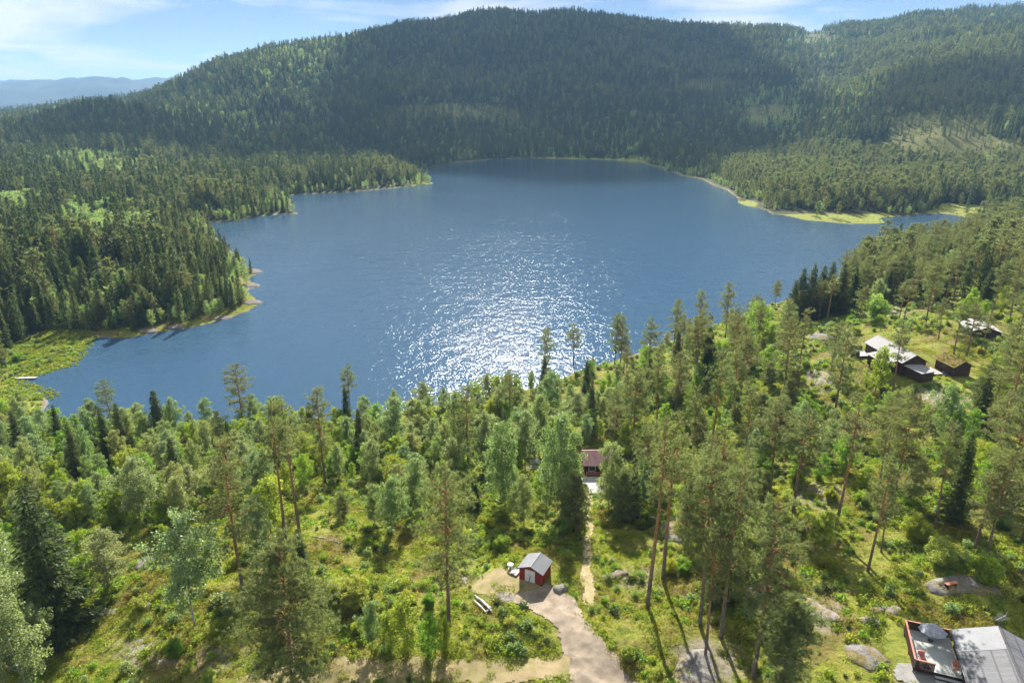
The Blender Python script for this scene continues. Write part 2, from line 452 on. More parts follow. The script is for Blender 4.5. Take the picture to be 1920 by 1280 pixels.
M['red_dark'] = rough_mat('dark_red_stain', (0.042, 0.020, 0.016), (0.075, 0.030, 0.024), 2.0, 0.75, stretch=(9, 9, .3))
M['red_roof'] = rough_mat('faded_red_roofing', (0.50, 0.26, 0.25), (0.62, 0.36, 0.34), 1.2, 0.6, bstr=0.3)
M['white_paint'] = rough_mat('white_paint', (0.70, 0.69, 0.66), (0.80, 0.79, 0.77), 2.0, 0.55, bstr=0.1)
M['white_wood'] = rough_mat('bleached_boards', (0.40, 0.38, 0.355), (0.55, 0.53, 0.50), 2.0, 0.7, stretch=(1, 12, 1), bstr=0.2)
M['brown_boards'] = rough_mat('dark_brown_boards', (0.055, 0.032, 0.022), (0.095, 0.058, 0.040), 2.0, 0.75, stretch=(9, 9, .3))
M['sheet_roof'] = rough_mat('grey_sheet_roof', (0.235, 0.24, 0.25), (0.28, 0.285, 0.30), 0.8, 0.7, 0.25, bstr=0.05)
M['pale_roof'] = rough_mat('pale_felt_roof', (0.33, 0.315, 0.30), (0.45, 0.43, 0.415), 1.0, 0.8, 0.2, bstr=0.15, stretch=(1, 4, 1))
M['metal_dark'] = rough_mat('dark_metal', (0.06, 0.06, 0.065), (0.10, 0.10, 0.11), 3.0, 0.5, 0.4)
M['metal_light'] = rough_mat('aluminium', (0.55, 0.55, 0.56), (0.65, 0.65, 0.66), 3.0, 0.35, 0.5, metal=0.6)
M['deck_floor'] = rough_mat('painted_deck', (0.42, 0.44, 0.40), (0.55, 0.57, 0.53), 1.5, 0.7, bstr=0.25, stretch=(1, 10, 1))
M['grey_cloth'] = rough_mat('grey_canvas', (0.30, 0.31, 0.34), (0.44, 0.45, 0.48), 2.0, 0.8)
M['blue_cloth'] = rough_mat('blue_canvas', (0.03, 0.05, 0.30), (0.05, 0.08, 0.40), 2.0, 0.7)
M['sod'] = rough_mat('turf_roof', (0.16, 0.17, 0.035), (0.32, 0.21, 0.065), 0.9, 0.95, bstr=1.0, bdist=0.15)
m, n, l = mat('window_glass'); principled(n, l, (0.03, 0.035, 0.04), 0.08, 0.8); M['glass'] = m
# shingle roof
m, n, l = mat('shingle_roof')
tc = n.new('ShaderNodeTexCoord'); br = n.new('ShaderNodeTexBrick'); l.new(tc.outputs['UV'], br.inputs['Vector'])
br.inputs['Scale'].default_value = 1.0; br.inputs['Brick Width'].default_value = 0.33; br.inputs['Row Height'].default_value = 0.16
br.inputs['Mortar Size'].default_value = 0.012; br.inputs['Color1'].default_value = (0.150, 0.150, 0.156, 1); br.inputs['Color2'].default_value = (0.185, 0.185, 0.195, 1); br.inputs['Mortar'].default_value = (0.10, 0.10, 0.106, 1)
nz = noise(n, l, 1.5, 5, 0.6, tc.outputs['Object'])
c = mixc(n, l, 0.25, br.outputs['Color'], nz.outputs['Fac'], 'OVERLAY')
principled(n, l, c, 0.75, 0.25, 0.0, bump(n, l, br.outputs['Fac'], -0.5, 0.03))
M['shingle'] = m

# ground: moss, blueberry heath, dry grass, bare rock and forest litter
def ground_colour(n, l, pos):
    n1 = noise(n, l, 0.11, 5, 0.6, pos, 0.6); n2 = noise(n, l, 0.55, 5, 0.65, pos, 0.3); n3 = noise(n, l, 2.6, 4, 0.7, pos)
    g = ramp(n, [(0.30, (0.125, 0.155, 0.022)), (0.48, (0.215, 0.235, 0.036)), (0.60, (0.265, 0.260, 0.050)), (0.74, (0.32, 0.255, 0.070))]); l.new(n2.outputs['Fac'], g.inputs['Fac'])
    hfac = ramp(n, [(0.47, 0.0), (0.59, 1.0)]); l.new(n1.outputs['Fac'], hfac.inputs['Fac'])
    heath = ramp(n, [(0.35, (0.115, 0.080, 0.034)), (0.60, (0.21, 0.135, 0.060)), (0.72, (0.34, 0.20, 0.07))]); l.new(n3.outputs['Fac'], heath.inputs['Fac'])
    hm = n.new('ShaderNodeMath'); hm.operation = 'MULTIPLY'; hm.inputs[1].default_value = 0.62; l.new(hfac.outputs[0], hm.inputs[0])
    c = mixc(n, l, hm.outputs[0], g.outputs[0], heath.outputs[0])
    v = ramp(n, [(0.25, 0.50), (0.75, 1.20)]); l.new(n3.outputs['Fac'], v.inputs['Fac'])
    return mixc(n, l, 1.0, c, v.outputs[0], 'MULTIPLY'), n2, n3
m, n, l = mat('forest_ground')
geo = n.new('ShaderNodeNewGeometry')
base, n2, n3 = ground_colour(n, l, geo.outputs['Position'])
at = n.new('ShaderNodeAttribute'); at.attribute_name = 'cover'
sep = n.new('ShaderNodeSeparateColor'); l.new(at.outputs['Color'], sep.inputs[0])
def edged(v, lo=0.30, hi=0.62):
    a = n.new('ShaderNodeMath'); a.operation = 'MULTIPLY_ADD'; a.inputs[1].default_value = 0.9; l.new(n2.outputs['Fac'], a.inputs[0])
    s = n.new('ShaderNodeMath'); s.operation = 'ADD'; s.inputs[1].default_value = -0.45; l.new(v, s.inputs[0])
    l.new(s.outputs[0], a.inputs[2])
    r = ramp(n, [(lo, 0.0), (hi, 1.0)]); l.new(a.outputs[0], r.inputs['Fac'])
    return r.outputs[0]
rockc = ramp(n, [(0.3, (0.15, 0.13, 0.11)), (0.7, (0.31, 0.265, 0.225))]); l.new(n3.outputs['Fac'], rockc.inputs['Fac'])
grassc = ramp(n, [(0.25, (0.10, 0.13, 0.03)), (0.5, (0.22, 0.25, 0.04)), (0.75, (0.36, 0.33, 0.08))]); l.new(n2.outputs['Fac'], grassc.inputs['Fac'])
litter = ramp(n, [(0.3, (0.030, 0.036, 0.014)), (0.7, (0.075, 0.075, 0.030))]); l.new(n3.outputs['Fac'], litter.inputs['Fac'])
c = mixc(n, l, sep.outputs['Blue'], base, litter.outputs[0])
c = mixc(n, l, edged(sep.outputs['Green']), c, grassc.outputs[0])
c = mixc(n, l, edged(sep.outputs['Red']), c, rockc.outputs[0])
bb = noise(n, l, 1.2, 6, 0.7, geo.outputs['Position'])
principled(n, l, c, 0.95, 0.1, 0.0, bump(n, l, bb.outputs['Fac'], 0.9, 0.35))
M['ground'] = m
# low heath and berry shrubs, same colours as the ground they grow on
def cover_mat(name, gain, trans):
    m, n, l = mat(name)
    geo = n.new('ShaderNodeNewGeometry')
    base, n2, n3 = ground_colour(n, l, geo.outputs['Position'])
    oi = n.new('ShaderNodeObjectInfo')
    hsv = n.new('ShaderNodeHueSaturation'); l.new(base, hsv.inputs['Color'])
    mr = n.new('ShaderNodeMapRange'); mr.inputs['To Min'].default_value = 0.485; mr.inputs['To Max'].default_value = 0.545; l.new(oi.outputs['Random'], mr.inputs['Value']); l.new(mr.outputs[0], hsv.inputs['Hue'])
    mv = n.new('ShaderNodeMapRange'); mv.inputs['To Min'].default_value = 0.7*gain; mv.inputs['To Max'].default_value = 1.3*gain; l.new(geo.outputs['Random Per Island'], mv.inputs['Value']); l.new(mv.outputs[0], hsv.inputs['Value'])
    d = n.new('ShaderNodeBsdfDiffuse'); l.new(hsv.outputs[0], d.inputs['Color'])
    t = n.new('ShaderNodeBsdfTranslucent'); l.new(mixc(n, l, 1.0, hsv.outputs[0], (1.3, 1.4, 0.7), 'MULTIPLY'), t.inputs['Color'])
    mx = n.new('ShaderNodeMixShader'); mx.inputs[0].default_value = trans
    l.new(d.outputs[0], mx.inputs[1]); l.new(t.outputs[0], mx.inputs[2])
    o = n.new('ShaderNodeOutputMaterial'); l.new(mx.outputs[0], o.inputs['Surface'])
    return m
M['heath'] = cover_mat('heath_plants', 1.5, 0.5)
M['grass'] = leaf_mat('grass_blades', (0.17, 0.22, 0.03), (0.34, 0.36, 0.06), 0.5, 1.3, 0.6, 0.2, 0.03)

# water: dark peaty lake, wind ripples
m, n, l = mat('lake_water')
geo = n.new('ShaderNodeNewGeometry')
mp = n.new('ShaderNodeMapping'); mp.inputs['Scale'].default_value = (1.0, 0.85, 1.0); l.new(geo.outputs['Position'], mp.inputs['Vector'])
w1 = noise(n, l, 0.75, 3, 0.6, mp.outputs[0], 0.4); w2 = noise(n, l, 0.17, 3, 0.5, mp.outputs[0], 0.3); w3 = noise(n, l, 2.4, 2, 0.5, mp.outputs[0])
gust = noise(n, l, 0.006, 4, 0.6, mp.outputs[0], 1.0)
gr = ramp(n, [(0.30, 0.55), (0.62, 1.0)]); l.new(gust.outputs['Fac'], gr.inputs['Fac'])
ad = n.new('ShaderNodeMath'); ad.operation = 'MULTIPLY_ADD'; ad.inputs[1].default_value = 2.2; l.new(w2.outputs['Fac'], ad.inputs[0]); l.new(w1.outputs['Fac'], ad.inputs[2])
ad2 = n.new('ShaderNodeMath'); ad2.operation = 'MULTIPLY_ADD'; ad2.inputs[1].default_value = 0.22; l.new(w3.outputs['Fac'], ad2.inputs[0]); l.new(ad.outputs[0], ad2.inputs[2])
bm = n.new('ShaderNodeBump'); bm.inputs['Distance'].default_value = 0.225; l.new(ad2.outputs[0], bm.inputs['Height']); l.new(gr.outputs[0], bm.inputs['Strength'])
fr = n.new('ShaderNodeFresnel'); fr.inputs['IOR'].default_value = 1.33; l.new(bm.outputs[0], fr.inputs['Normal'])
body = n.new('ShaderNodeBsdfDiffuse'); body.inputs['Color'].default_value = (0.042, 0.092, 0.155, 1)
gl = n.new('ShaderNodeBsdfGlossy'); gl.distribution = 'BECKMANN'; gl.inputs['Roughness'].default_value = 0.11; l.new(bm.outputs[0], gl.inputs['Normal'])
mxw = n.new('ShaderNodeMixShader'); l.new(fr.outputs[0], mxw.inputs[0]); l.new(body.outputs[0], mxw.inputs[1]); l.new(gl.outputs[0], mxw.inputs[2])
o = n.new('ShaderNodeOutputMaterial'); l.new(mxw.outputs[0], o.inputs['Surface'])
M['water'] = m

# ------------------------------------------------------------------ mesh helpers
def new_mesh(name, verts, faces, mats, mat_index=None, smooth=False, uvs=None):
    me = bpy.data.meshes.new(name)
    verts = np.asarray(verts, np.float32).reshape(-1, 3)
    if isinstance(faces, np.ndarray):
        k = faces.shape[1]
        me.vertices.add(len(verts)); me.vertices.foreach_set('co', verts.ravel())
        me.loops.add(faces.size); me.loops.foreach_set('vertex_index', faces.ravel().astype(np.int32))
        me.polygons.add(len(faces)); me.polygons.foreach_set('loop_start', (np.arange(len(faces))*k).astype(np.int32))
        me.update(calc_edges=True)
    else:
        me.from_pydata([tuple(map(float, v)) for v in verts], [], faces)
    for mm in mats: me.materials.append(mm)
    if mat_index is not None: me.polygons.foreach_set('material_index', np.asarray(mat_index, np.int32))
    if smooth: me.polygons.foreach_set('use_smooth', np.ones(len(me.polygons), bool))
    me.update()
    return me
def link(name, data, parent=None, loc=None, rotz=None):
    o = bpy.data.objects.new(name, data)
    COL.objects.link(o)
    if parent is not None: o.parent = parent
    if loc is not None: o.location = tuple(float(v) for v in loc)
    if rotz is not None: o.rotation_euler = (0, 0, float(rotz))
    return o
def tag(o, label=None, cat=None, group=None, kind=None):
    if label: o['label'] = label
    if cat: o['category'] = cat
    if group: o['group'] = group
    if kind: o['kind'] = kind
    return o
def thing(name, label, cat, loc, rotz=0.0, group=None):
    return tag(link(name, None, None, loc, rotz), label, cat, group)

class G:
    """collects boxes, bars, prisms into one mesh"""
    def __init__(s): s.v = []; s.f = []
    def add(s, vs, fs):
        k = len(s.v); s.v += [tuple(map(float, v)) for v in vs]; s.f += [tuple(i+k for i in f) for f in fs]; return s
    def box(s, x0, x1, y0, y1, z0, z1):
        return s.add([(x0,y0,z0),(x1,y0,z0),(x1,y1,z0),(x0,y1,z0),(x0,y0,z1),(x1,y0,z1),(x1,y1,z1),(x0,y1,z1)],
                     [(0,3,2,1),(4,5,6,7),(0,1,5,4),(1,2,6,5),(2,3,7,6),(3,0,4,7)])
    def slab(s, quad, t):
        """a plate: four corner points of its top face, thickness t downwards"""
        q = [np.array(p, float) for p in quad]
        return s.add(q + [p - np.array([0, 0, t]) for p in q], [(0,1,2,3),(7,6,5,4),(0,4,5,1),(1,5,6,2),(2,6,7,3),(3,7,4,0)])
    def tube(s, pts, r, k=6, cap=True):
        pts = [np.array(p, float) for p in pts]
        rs = r if hasattr(r, '__len__') else [r]*len(pts)
        base = len(s.v)
        for i, p in enumerate(pts):
            d = pts[min(i+1, len(pts)-1)] - pts[max(i-1, 0)]; d /= np.linalg.norm(d)+1e-9
            a = np.cross(d, [0, 0, 1.0]) if abs(d[2]) < 0.9 else np.cross(d, [1.0, 0, 0]); a /= np.linalg.norm(a); b = np.cross(d, a)
            for j in range(k):
                t = 2*math.pi*j/k; s.v.append(tuple(p + rs[i]*(math.cos(t)*a + math.sin(t)*b)))
        for i in range(len(pts)-1):
            for j in range(k):
                q = base+i*k; s.f.append((q+j, q+(j+1) % k, q+k+(j+1) % k, q+k+j))
        if cap:
            s.f.append(tuple(base+j for j in reversed(range(k)))); s.f.append(tuple(base+(len(pts)-1)*k+j for j in range(k)))
        return s
    def gable(s, w, d, he, hr, t=0.12, inset=0.0):
        """closed gabled block: width w (x), depth d (y), ridge along y"""
        a, b = w/2-inset, d/2-inset
        vs = [(-a,-b,0),(a,-b,0),(a,b,0),(-a,b,0),(-a,-b,he),(a,-b,he),(a,b,he),(-a,b,he),(0,-b,hr),(0,b,hr)]
        return s.add(vs, [(0,1,5,8,4),(2,3,7,9,6),(1,2,6,5),(3,0,4,7),(4,8,9,7),(8,5,6,9),(0,3,2,1)])
    def mesh(s, name, m, smooth=False): return new_mesh(name, s.v, s.f, [m], None, smooth)
    def obj(s, name, m, parent=None, loc=None, rotz=None, smooth=False): return link(name, s.mesh(name, m, smooth), parent, loc, rotz)

# ------------------------------------------------------------------ terrain mesh
PX, PY = project(GX, GY, Z)
idx = np.arange(NU*NV).reshape(NU, NV)
faces = np.stack([idx[:-1, :-1], idx[1:, :-1], idx[1:, 1:], idx[:-1, 1:]], -1).reshape(-1, 4)
ter = new_mesh('ground', np.stack([GX, GY, Z], -1).reshape(-1, 3), faces, [M['ground']], None, True)
cov = np.zeros((NU, NV, 4), np.float32); cov[..., 3] = 1
def ell(x, y, rx, ry, soft=0.35):
    d = np.sqrt(((PX-x)/rx)**2 + ((PY-y)/ry)**2)
    return 1 - sstep(1-soft, 1+soft, d)
# rock: shoreline and outcrops
shore_rock = (1 - sstep(0.4 + 0.0010*GY, 1.6 + 0.0035*GY, SD))*(SD > -3)
cov[..., 0] = shore_rock*(0.25 + 0.6*sstep(.45, .7, fbm(GX/22, GY/22, 6)))*(1-0.6*sstep(500, 900, GY))
for x, y, rx, ry, a in [(1120,800,45,22,.8),(1440,655,25,12,.9),(1380,670,25,10,.9),(1545,720,40,25,.8),(1590,660,40,15,.7),(1760,745,60,25,.9),(1690,575,60,20,.7),(1600,575,50,14,.7),(1525,930,55,22,.9),
                        (1730,790,60,30,.5),(1530,1150,60,40,.8),(1440,1120,60,40,.7),(1320,1250,70,50,.9),(1210,1085,60,30,.7),(1290,1120,50,30,.5),(1130,1070,60,30,.4),(700,1150,60,40,.2),
                        (250,1060,30,20,.7),(180,1110,60,25,.6),(270,1225,60,30,.8),(420,1240,90,30,.7),(1010,1180,90,25,.5),(930,1110,60,25,.6),(620,1010,50,20,.5),(1160,765,40,15,.7),(1270,720,30,12,.6),(1880,560,60,16,.6),(1850,470,80,12,.4)]:
    cov[..., 0] = np.maximum(cov[..., 0], 0.62*a*ell(x, y, rx*1.25, ry*1.25, 0.85)*(GY < 400))
# lush grass and marsh
marsh = [(95,672,80,38),(55,750,50,50),(0,790,60,60),(120,640,60,20)]
for x, y, rx, ry in marsh:
    cov[..., 1] = np.maximum(cov[..., 1], 1.0*ell(x, y, rx, ry)*(GY < 420)*(SD < 40))
for x, y, rx, ry in [(1540,410,120,9),(1400,383,20,7),(1800,395,60,22),(1640,412,40,12),(800,345,30,8),(1120,296,110,10),(560,375,40,8)]:
    cov[..., 1] = np.maximum(cov[..., 1], 0.95*ell(x, y, rx, ry)*(SD < 60)*(GY > 380))
for x, y, rx, ry, a in [(1690,1195,34,48,1.0),(1700,1225,30,40,1.0),(920,1050,70,35,.6),(880,1000,50,60,.6),(1790,720,60,25,.6),(1690,610,60,25,.4),(330,1180,120,60,.35),(950,1190,100,40,.5)]:
    cov[..., 1] = np.maximum(cov[..., 1], a*ell(x, y, rx, ry)*(GY < 300))
# clearings on the hillsides
clear = np.zeros_like(SD)
CLEAR_PX = [(1760,250,120,48),(1850,285,110,28),(1700,285,110,22),(860,212,150,20),(1440,215,60,22),(960,232,60,10),(1330,160,60,14),(1530,75,40,14)]
for x, y, rx, ry in CLEAR_PX:
    clear = np.maximum(clear, ell(x, y, rx, ry, 0.4)*(GY > 500)*(GY < 2600))
cov[..., 1] = np.maximum(cov[..., 1], clear*0.26)
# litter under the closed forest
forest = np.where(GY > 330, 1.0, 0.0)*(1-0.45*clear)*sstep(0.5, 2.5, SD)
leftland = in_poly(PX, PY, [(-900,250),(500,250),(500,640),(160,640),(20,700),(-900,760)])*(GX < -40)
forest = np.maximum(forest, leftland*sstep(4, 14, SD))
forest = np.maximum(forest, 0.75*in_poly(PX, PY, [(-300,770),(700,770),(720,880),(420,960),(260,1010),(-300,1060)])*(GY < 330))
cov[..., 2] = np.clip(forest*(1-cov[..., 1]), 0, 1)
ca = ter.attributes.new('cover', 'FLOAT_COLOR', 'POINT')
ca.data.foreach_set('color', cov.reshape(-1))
ground = tag(link('ground', ter), kind='structure')

# lake: one sheet of water lying in the basin
wx = np.linspace(-720, 760, 2); wy = np.linspace(120, 1400, 2)
lake = tag(link('lake_water', new_mesh('lake_water', [(-720,120,0),(760,120,0),(760,1400,0),(-720,1400,0)], [(0,1,2,3)], [M['water']])), kind='structure')

# ------------------------------------------------------------------ tree models
class Tree:
    def __init__(s, seed): s.r = np.random.default_rng(seed); s.wv = []; s.wf = []; s.lv = []; s.nl = 0
    def limb(s, pts, rs, k=5):
        pts = np.asarray(pts, float); base = len(s.wv)
        for i, p in enumerate(pts):
            d = pts[min(i+1, len(pts)-1)] - pts[max(i-1, 0)]; d /= np.linalg.norm(d)+1e-9
            a = np.cross(d, [0.3, 0.1, 1.0]) if abs(d[2]) < 0.9 else np.cross(d, [1.0, 0, 0]); a /= np.linalg.norm(a); b = np.cross(d, a)
            for j in range(k):
                t = 2*math.pi*j/k; s.wv.append(p + rs[i]*(math.cos(t)*a + math.sin(t)*b))
        for i in range(len(pts)-1):
            for j in range(k):
                q = base+i*k; s.wf.append((q+j, q+(j+1) % k, q+k+(j+1) % k, q+k+j))
    def leaves(s, c, dirs, length, width):
        """slim triangles starting at c, pointing along dirs"""
        c = np.asarray(c, float); n = len(c)
        dirs = dirs/(np.linalg.norm(dirs, axis=1, keepdims=True)+1e-9)
        side = np.cross(dirs, s.r.normal(size=(n, 3))); side /= np.linalg.norm(side, axis=1, keepdims=True)+1e-9
        L = np.reshape(length*np.ones(n), (n, 1)); W = np.reshape(width*np.ones(n), (n, 1))
        s.lv.append(np.stack([c - side*W/2, c + side*W/2, c + dirs*L], 1).reshape(-1, 3)); s.nl += n
    def sprays(s, c, dirs, length, width):
        """small four-cornered leaf sprays centred on c"""
        c = np.asarray(c, float); n = len(c)
        dirs = dirs/(np.linalg.norm(dirs, axis=1, keepdims=True)+1e-9)
        side = np.cross(dirs, s.r.normal(size=(n, 3))); side /= np.linalg.norm(side, axis=1, keepdims=True)+1e-9
        L = np.reshape(length*np.ones(n), (n, 1))/2; W = np.reshape(width*np.ones(n), (n, 1))/2
        a, b, d, e = c - dirs*L, c + side*W, c + dirs*L, c - side*W
        s.lv.append(np.stack([a, b, d, a, d, e], 1).reshape(-1, 3)); s.nl += 2*n
    def meshes(s, name, bark, leaf):
        lv = np.concatenate(s.lv); lf = np.arange(len(lv)).reshape(-1, 3)
        crown = new_mesh(name + '_crown', lv, lf, [leaf])
        trunk = new_mesh(name + '_trunk', s.wv, np.array(s.wf), [bark], None, True)
        return trunk, crown
    def joined(s, name, bark, leaf):
        """trunk and crown in one mesh for the far woods"""
        lv = np.concatenate(s.lv); wv = np.asarray(s.wv).reshape(-1, 3)
        wf = np.array(s.wf); tri = np.concatenate([wf[:, [0, 1, 2]], wf[:, [0, 2, 3]]])
        lf = np.arange(len(lv)).reshape(-1, 3) + len(wv)
        return new_mesh(name, np.vstack([wv, lv]), np.vstack([tri, lf]), [bark, leaf], np.r_[np.zeros(len(tri)), np.ones(len(lf))])

def grow_pine(seed, h=20.0, cb=0.42, wid=2.3, dens=1.0, coarse=1.0, sides=7):
    t = Tree(seed); r = t.r; wid = wid*1.1
    zs = np.linspace(0, h, 12); ph = r.uniform(0, 6.3, 2); lean = r.normal(0, 0.012, 2)
    cx = lambda z: np.array([0.18*np.sin(z/h*3+ph[0]) - 0.18*np.sin(ph[0]) + lean[0]*z, 0.18*np.sin(z/h*2.4+ph[1]) - 0.18*np.sin(ph[1]) + lean[1]*z, z])
    R0 = 0.0105*h + 0.02
    t.limb([cx(z) - np.array([0, 0, 0.4 if z == 0 else 0]) for z in zs], [R0*(1.15 if z == 0 else 1)*(1-z/h)**0.75 + 0.02 for z in zs], sides)
    # bare dead snags under the crown
    for _ in range(int(7*dens)):
        z = h*r.uniform(0.18, cb+0.08); a = r.uniform(0, 6.28); L = r.uniform(0.4, 1.5)
        p = cx(z); d = np.array([math.cos(a), math.sin(a), r.uniform(-0.25, 0.2)])
        t.limb([p, p+d*L*0.6, p+d*L + np.array([0, 0, -0.1])], [0.035, 0.022, 0.008], 3)
    z = h*cb
    while z < h*0.985:
        f = (z - h*cb)/(h*(1-cb))
        prof = (0.45 + 0.75*math.sin(min(1, (f*0.9+0.12))*math.pi*0.92)**0.8)*(1.0 - 0.55*f**2.2)
        for _ in range(max(1, int(r.poisson(3.3*dens**0.5)))):
            a = r.uniform(0, 6.28); L = wid*prof*r.uniform(0.45, 1.2)*(0.75 + 0.5*vnoise(np.array([a*1.3+seed]), np.array([f*5.0+seed]), 2)[0])
            up = -0.15 + 0.75*f + r.normal(0, 0.15)
            p0 = cx(z); d = np.array([math.cos(a), math.sin(a), up])
            p1 = p0 + d*L*0.5 + np.array([0, 0, -0.02*L]); p2 = p0 + d*L + np.array([0, 0, 0.10*L*L*0.3])
            t.limb([p0, p1, p2], [0.016*L+0.02, 0.010*L+0.012, 0.006], 3)
            nt = int(max(3, L*7*dens/coarse))
            q = np.sqrt(r.uniform(0.08, 1.08, nt))
            cen = p0 + d*L*q[:, None] + np.array([0, 0, 0.03])*(L*q[:, None])**2 + r.normal(0, 1, (nt, 3))*np.array([0.26, 0.26, 0.13])*(0.35+0.65*q[:, None])*(0.6+0.35*L)
            k = 9 if coarse > 1.5 else 15
            c = np.repeat(cen, k, 0); n = len(c)
            dirs = r.normal(0, 1, (n, 3)) + np.array([0, 0, 0.55]) + 0.5*d
            t.leaves(c + r.normal(0, 0.05, (n, 3)), dirs, r.uniform(0.22, 0.42, n)*coarse**0.6, (0.085 if coarse > 1.5 else 0.052)*coarse)
        z += r.uniform(0.28, 0.5)*h/20*1.0
    return t

def grow_spruce(seed, h=16.0, wid=2.3, dens=1.0, coarse=1.0, sides=6, cb=0.05):
    t = Tree(seed); r = t.r
    zs = np.linspace(0, h, 8)
    t.limb([(0, 0, z - (0.4 if z == 0 else 0)) for z in zs], [(0.010*h+0.02)*(1-z/h)**0.8 + 0.012 for z in zs], sides)
    z = h*cb
    while z < h*0.985:
        f = z/h
        Lm = wid*((1-f)**0.82)*(0.55+0.45*min(1, f/0.12)) + 0.10
        nb = max(3, int(round((6.5 - 2.5*f)*dens**0.5)))
        a0 = r.uniform(0, 6.28)
        for i in range(nb):
            a = a0 + 6.283*i/nb + r.normal(0, 0.2); L = Lm*r.uniform(0.55, 1.25)
            dx = np.array([math.cos(a), math.sin(a), 0])
            droop = 0.30*(1-f)*r.uniform(.7, 1.3) + 0.02
            pt = lambda q: np.array([0, 0, z]) + dx*L*q + np.array([0, 0, 1])*(-droop*L*(q**1.0) + 0.28*L*droop*q**3 + 0.35*f*L*q)
            if L > 0.6 and coarse < 2: t.limb([pt(0), pt(0.5), pt(0.95)], [0.012*L+0.012, 0.009*L+0.006, 0.005], 3)
            nt = int(max(4, L*13*dens/coarse))
            q = r.uniform(0.10, 1.0, nt); cen = np.array([pt(x) for x in q])
            side = np.cross(dx, [0, 0, 1.0]); sg = r.choice([-1, 1], nt)[:, None]
            spread = (0.35*L*(1-q*0.75) + 0.08)[:, None]
            k = 3
            c = np.repeat(cen, k, 0); n = len(c); sg = np.repeat(sg, k, 0); sprd = np.repeat(spread, k, 0)
            c = c + side*sg*sprd*r.uniform(0, 0.9, (n, 1)) + np.array([0, 0, -0.05])*r.uniform(0, 1, (n, 1))
            dirs = dx*0.9 + side*sg*r.uniform(0.1, 0.9, (n, 1)) + np.array([0, 0, -0.55])*r.uniform(0.1, 1.3, (n, 1)) + r.normal(0, 0.18, (n, 3))
            t.leaves(c, dirs, r.uniform(0.28, 0.55, n)*coarse**0.6, r.uniform(0.09, 0.16, n)*coarse)
        z += r.uniform(0.24, 0.40)*(h/16)**0.7*max(1, coarse**0.35)
    c = np.repeat(np.array([[0, 0, h]]), 5, 0)
    t.leaves(c - np.array([0, 0, 0.5]), r.normal(0, 0.15, (5, 3)) + np.array([0, 0, 1]), 0.7, 0.09)
    return t

def grow_birch(seed, h=12.0, wid=2.2, cb=0.22, dens=1.0, leaf=0.19, weep=0.5, sides=6, round_=0.0):
    t = Tree(seed); r = t.r
    zs = np.linspace(0, h*0.96, 9); ph = r.uniform(0, 6.3, 2); lean = r.normal(0, 0.02, 2)
    cx = lambda z: np.array([0.22*np.sin(z/h*3.2+ph[0]) - 0.22*np.sin(ph[0]) + lean[0]*z, 0.22*np.sin(z/h*2.6+ph[1]) - 0.22*np.sin(ph[1]) + lean[1]*z, z])
    t.limb([cx(z) - np.array([0, 0, 0.4 if z == 0 else 0]) for z in zs], [(0.0065*h+0.015)*(1-z/h)**0.85 + 0.010 for z in zs], sides)
    nb = int(44*dens**0.5*(h/12)**0.5)
    for i in range(nb):
        f = (i+r.uniform(0, 1))/nb
        z = h*(cb + (0.97-cb)*f)
        prof = math.sin(min(1.0, 0.16+0.84*f)**(0.78 + 0.25*round_)*math.pi)**0.7*0.95 + 0.14
        a = i*2.4 + r.normal(0, 0.4); L = wid*prof*r.uniform(0.6, 1.15)
        p0 = cx(z - h*0.05); d = np.array([math.cos(a), math.sin(a), r.uniform(0.35, 0.9)])
        tip = p0 + d*np.array([L, L, L*0.9]); mid = p0 + d*L*0.55 + np.array([0, 0, 0.10*L])
        t.limb([p0, mid, tip], [0.012*L+0.012, 0.008*L+0.008, 0.005], 3)
        nc = int(max(2, 3.2*L))
        for _ in range(nc):
            q = r.uniform(0.25, 1.05)
            c0 = p0 + (tip-p0)*q + r.normal(0, 0.16*L, 3)*np.array([1, 1, 0.8])
            rad = r.uniform(0.28, 0.55)*(0.75+0.12*h/5)
            n = int(62*dens*(rad/0.45)**2*(0.19/leaf)**1.6)
            pts = r.normal(0, 1, (n, 3)); pts /= np.linalg.norm(pts, axis=1, keepdims=True)+1e-9
            pts = c0 + pts*rad*r.uniform(0.35, 1.0, (n, 1))**0.6*np.array([1, 1, 0.9]) + np.array([0, 0, -weep])*r.uniform(0, 1.1, (n, 1))**2
            dirs = r.normal(0, 1, (n, 3)) + np.array([0, 0, -1.2*weep])
            t.sprays(pts, dirs, leaf*r.uniform(0.7, 1.35, n), leaf*r.uniform(0.5, 0.9, n))
    return t

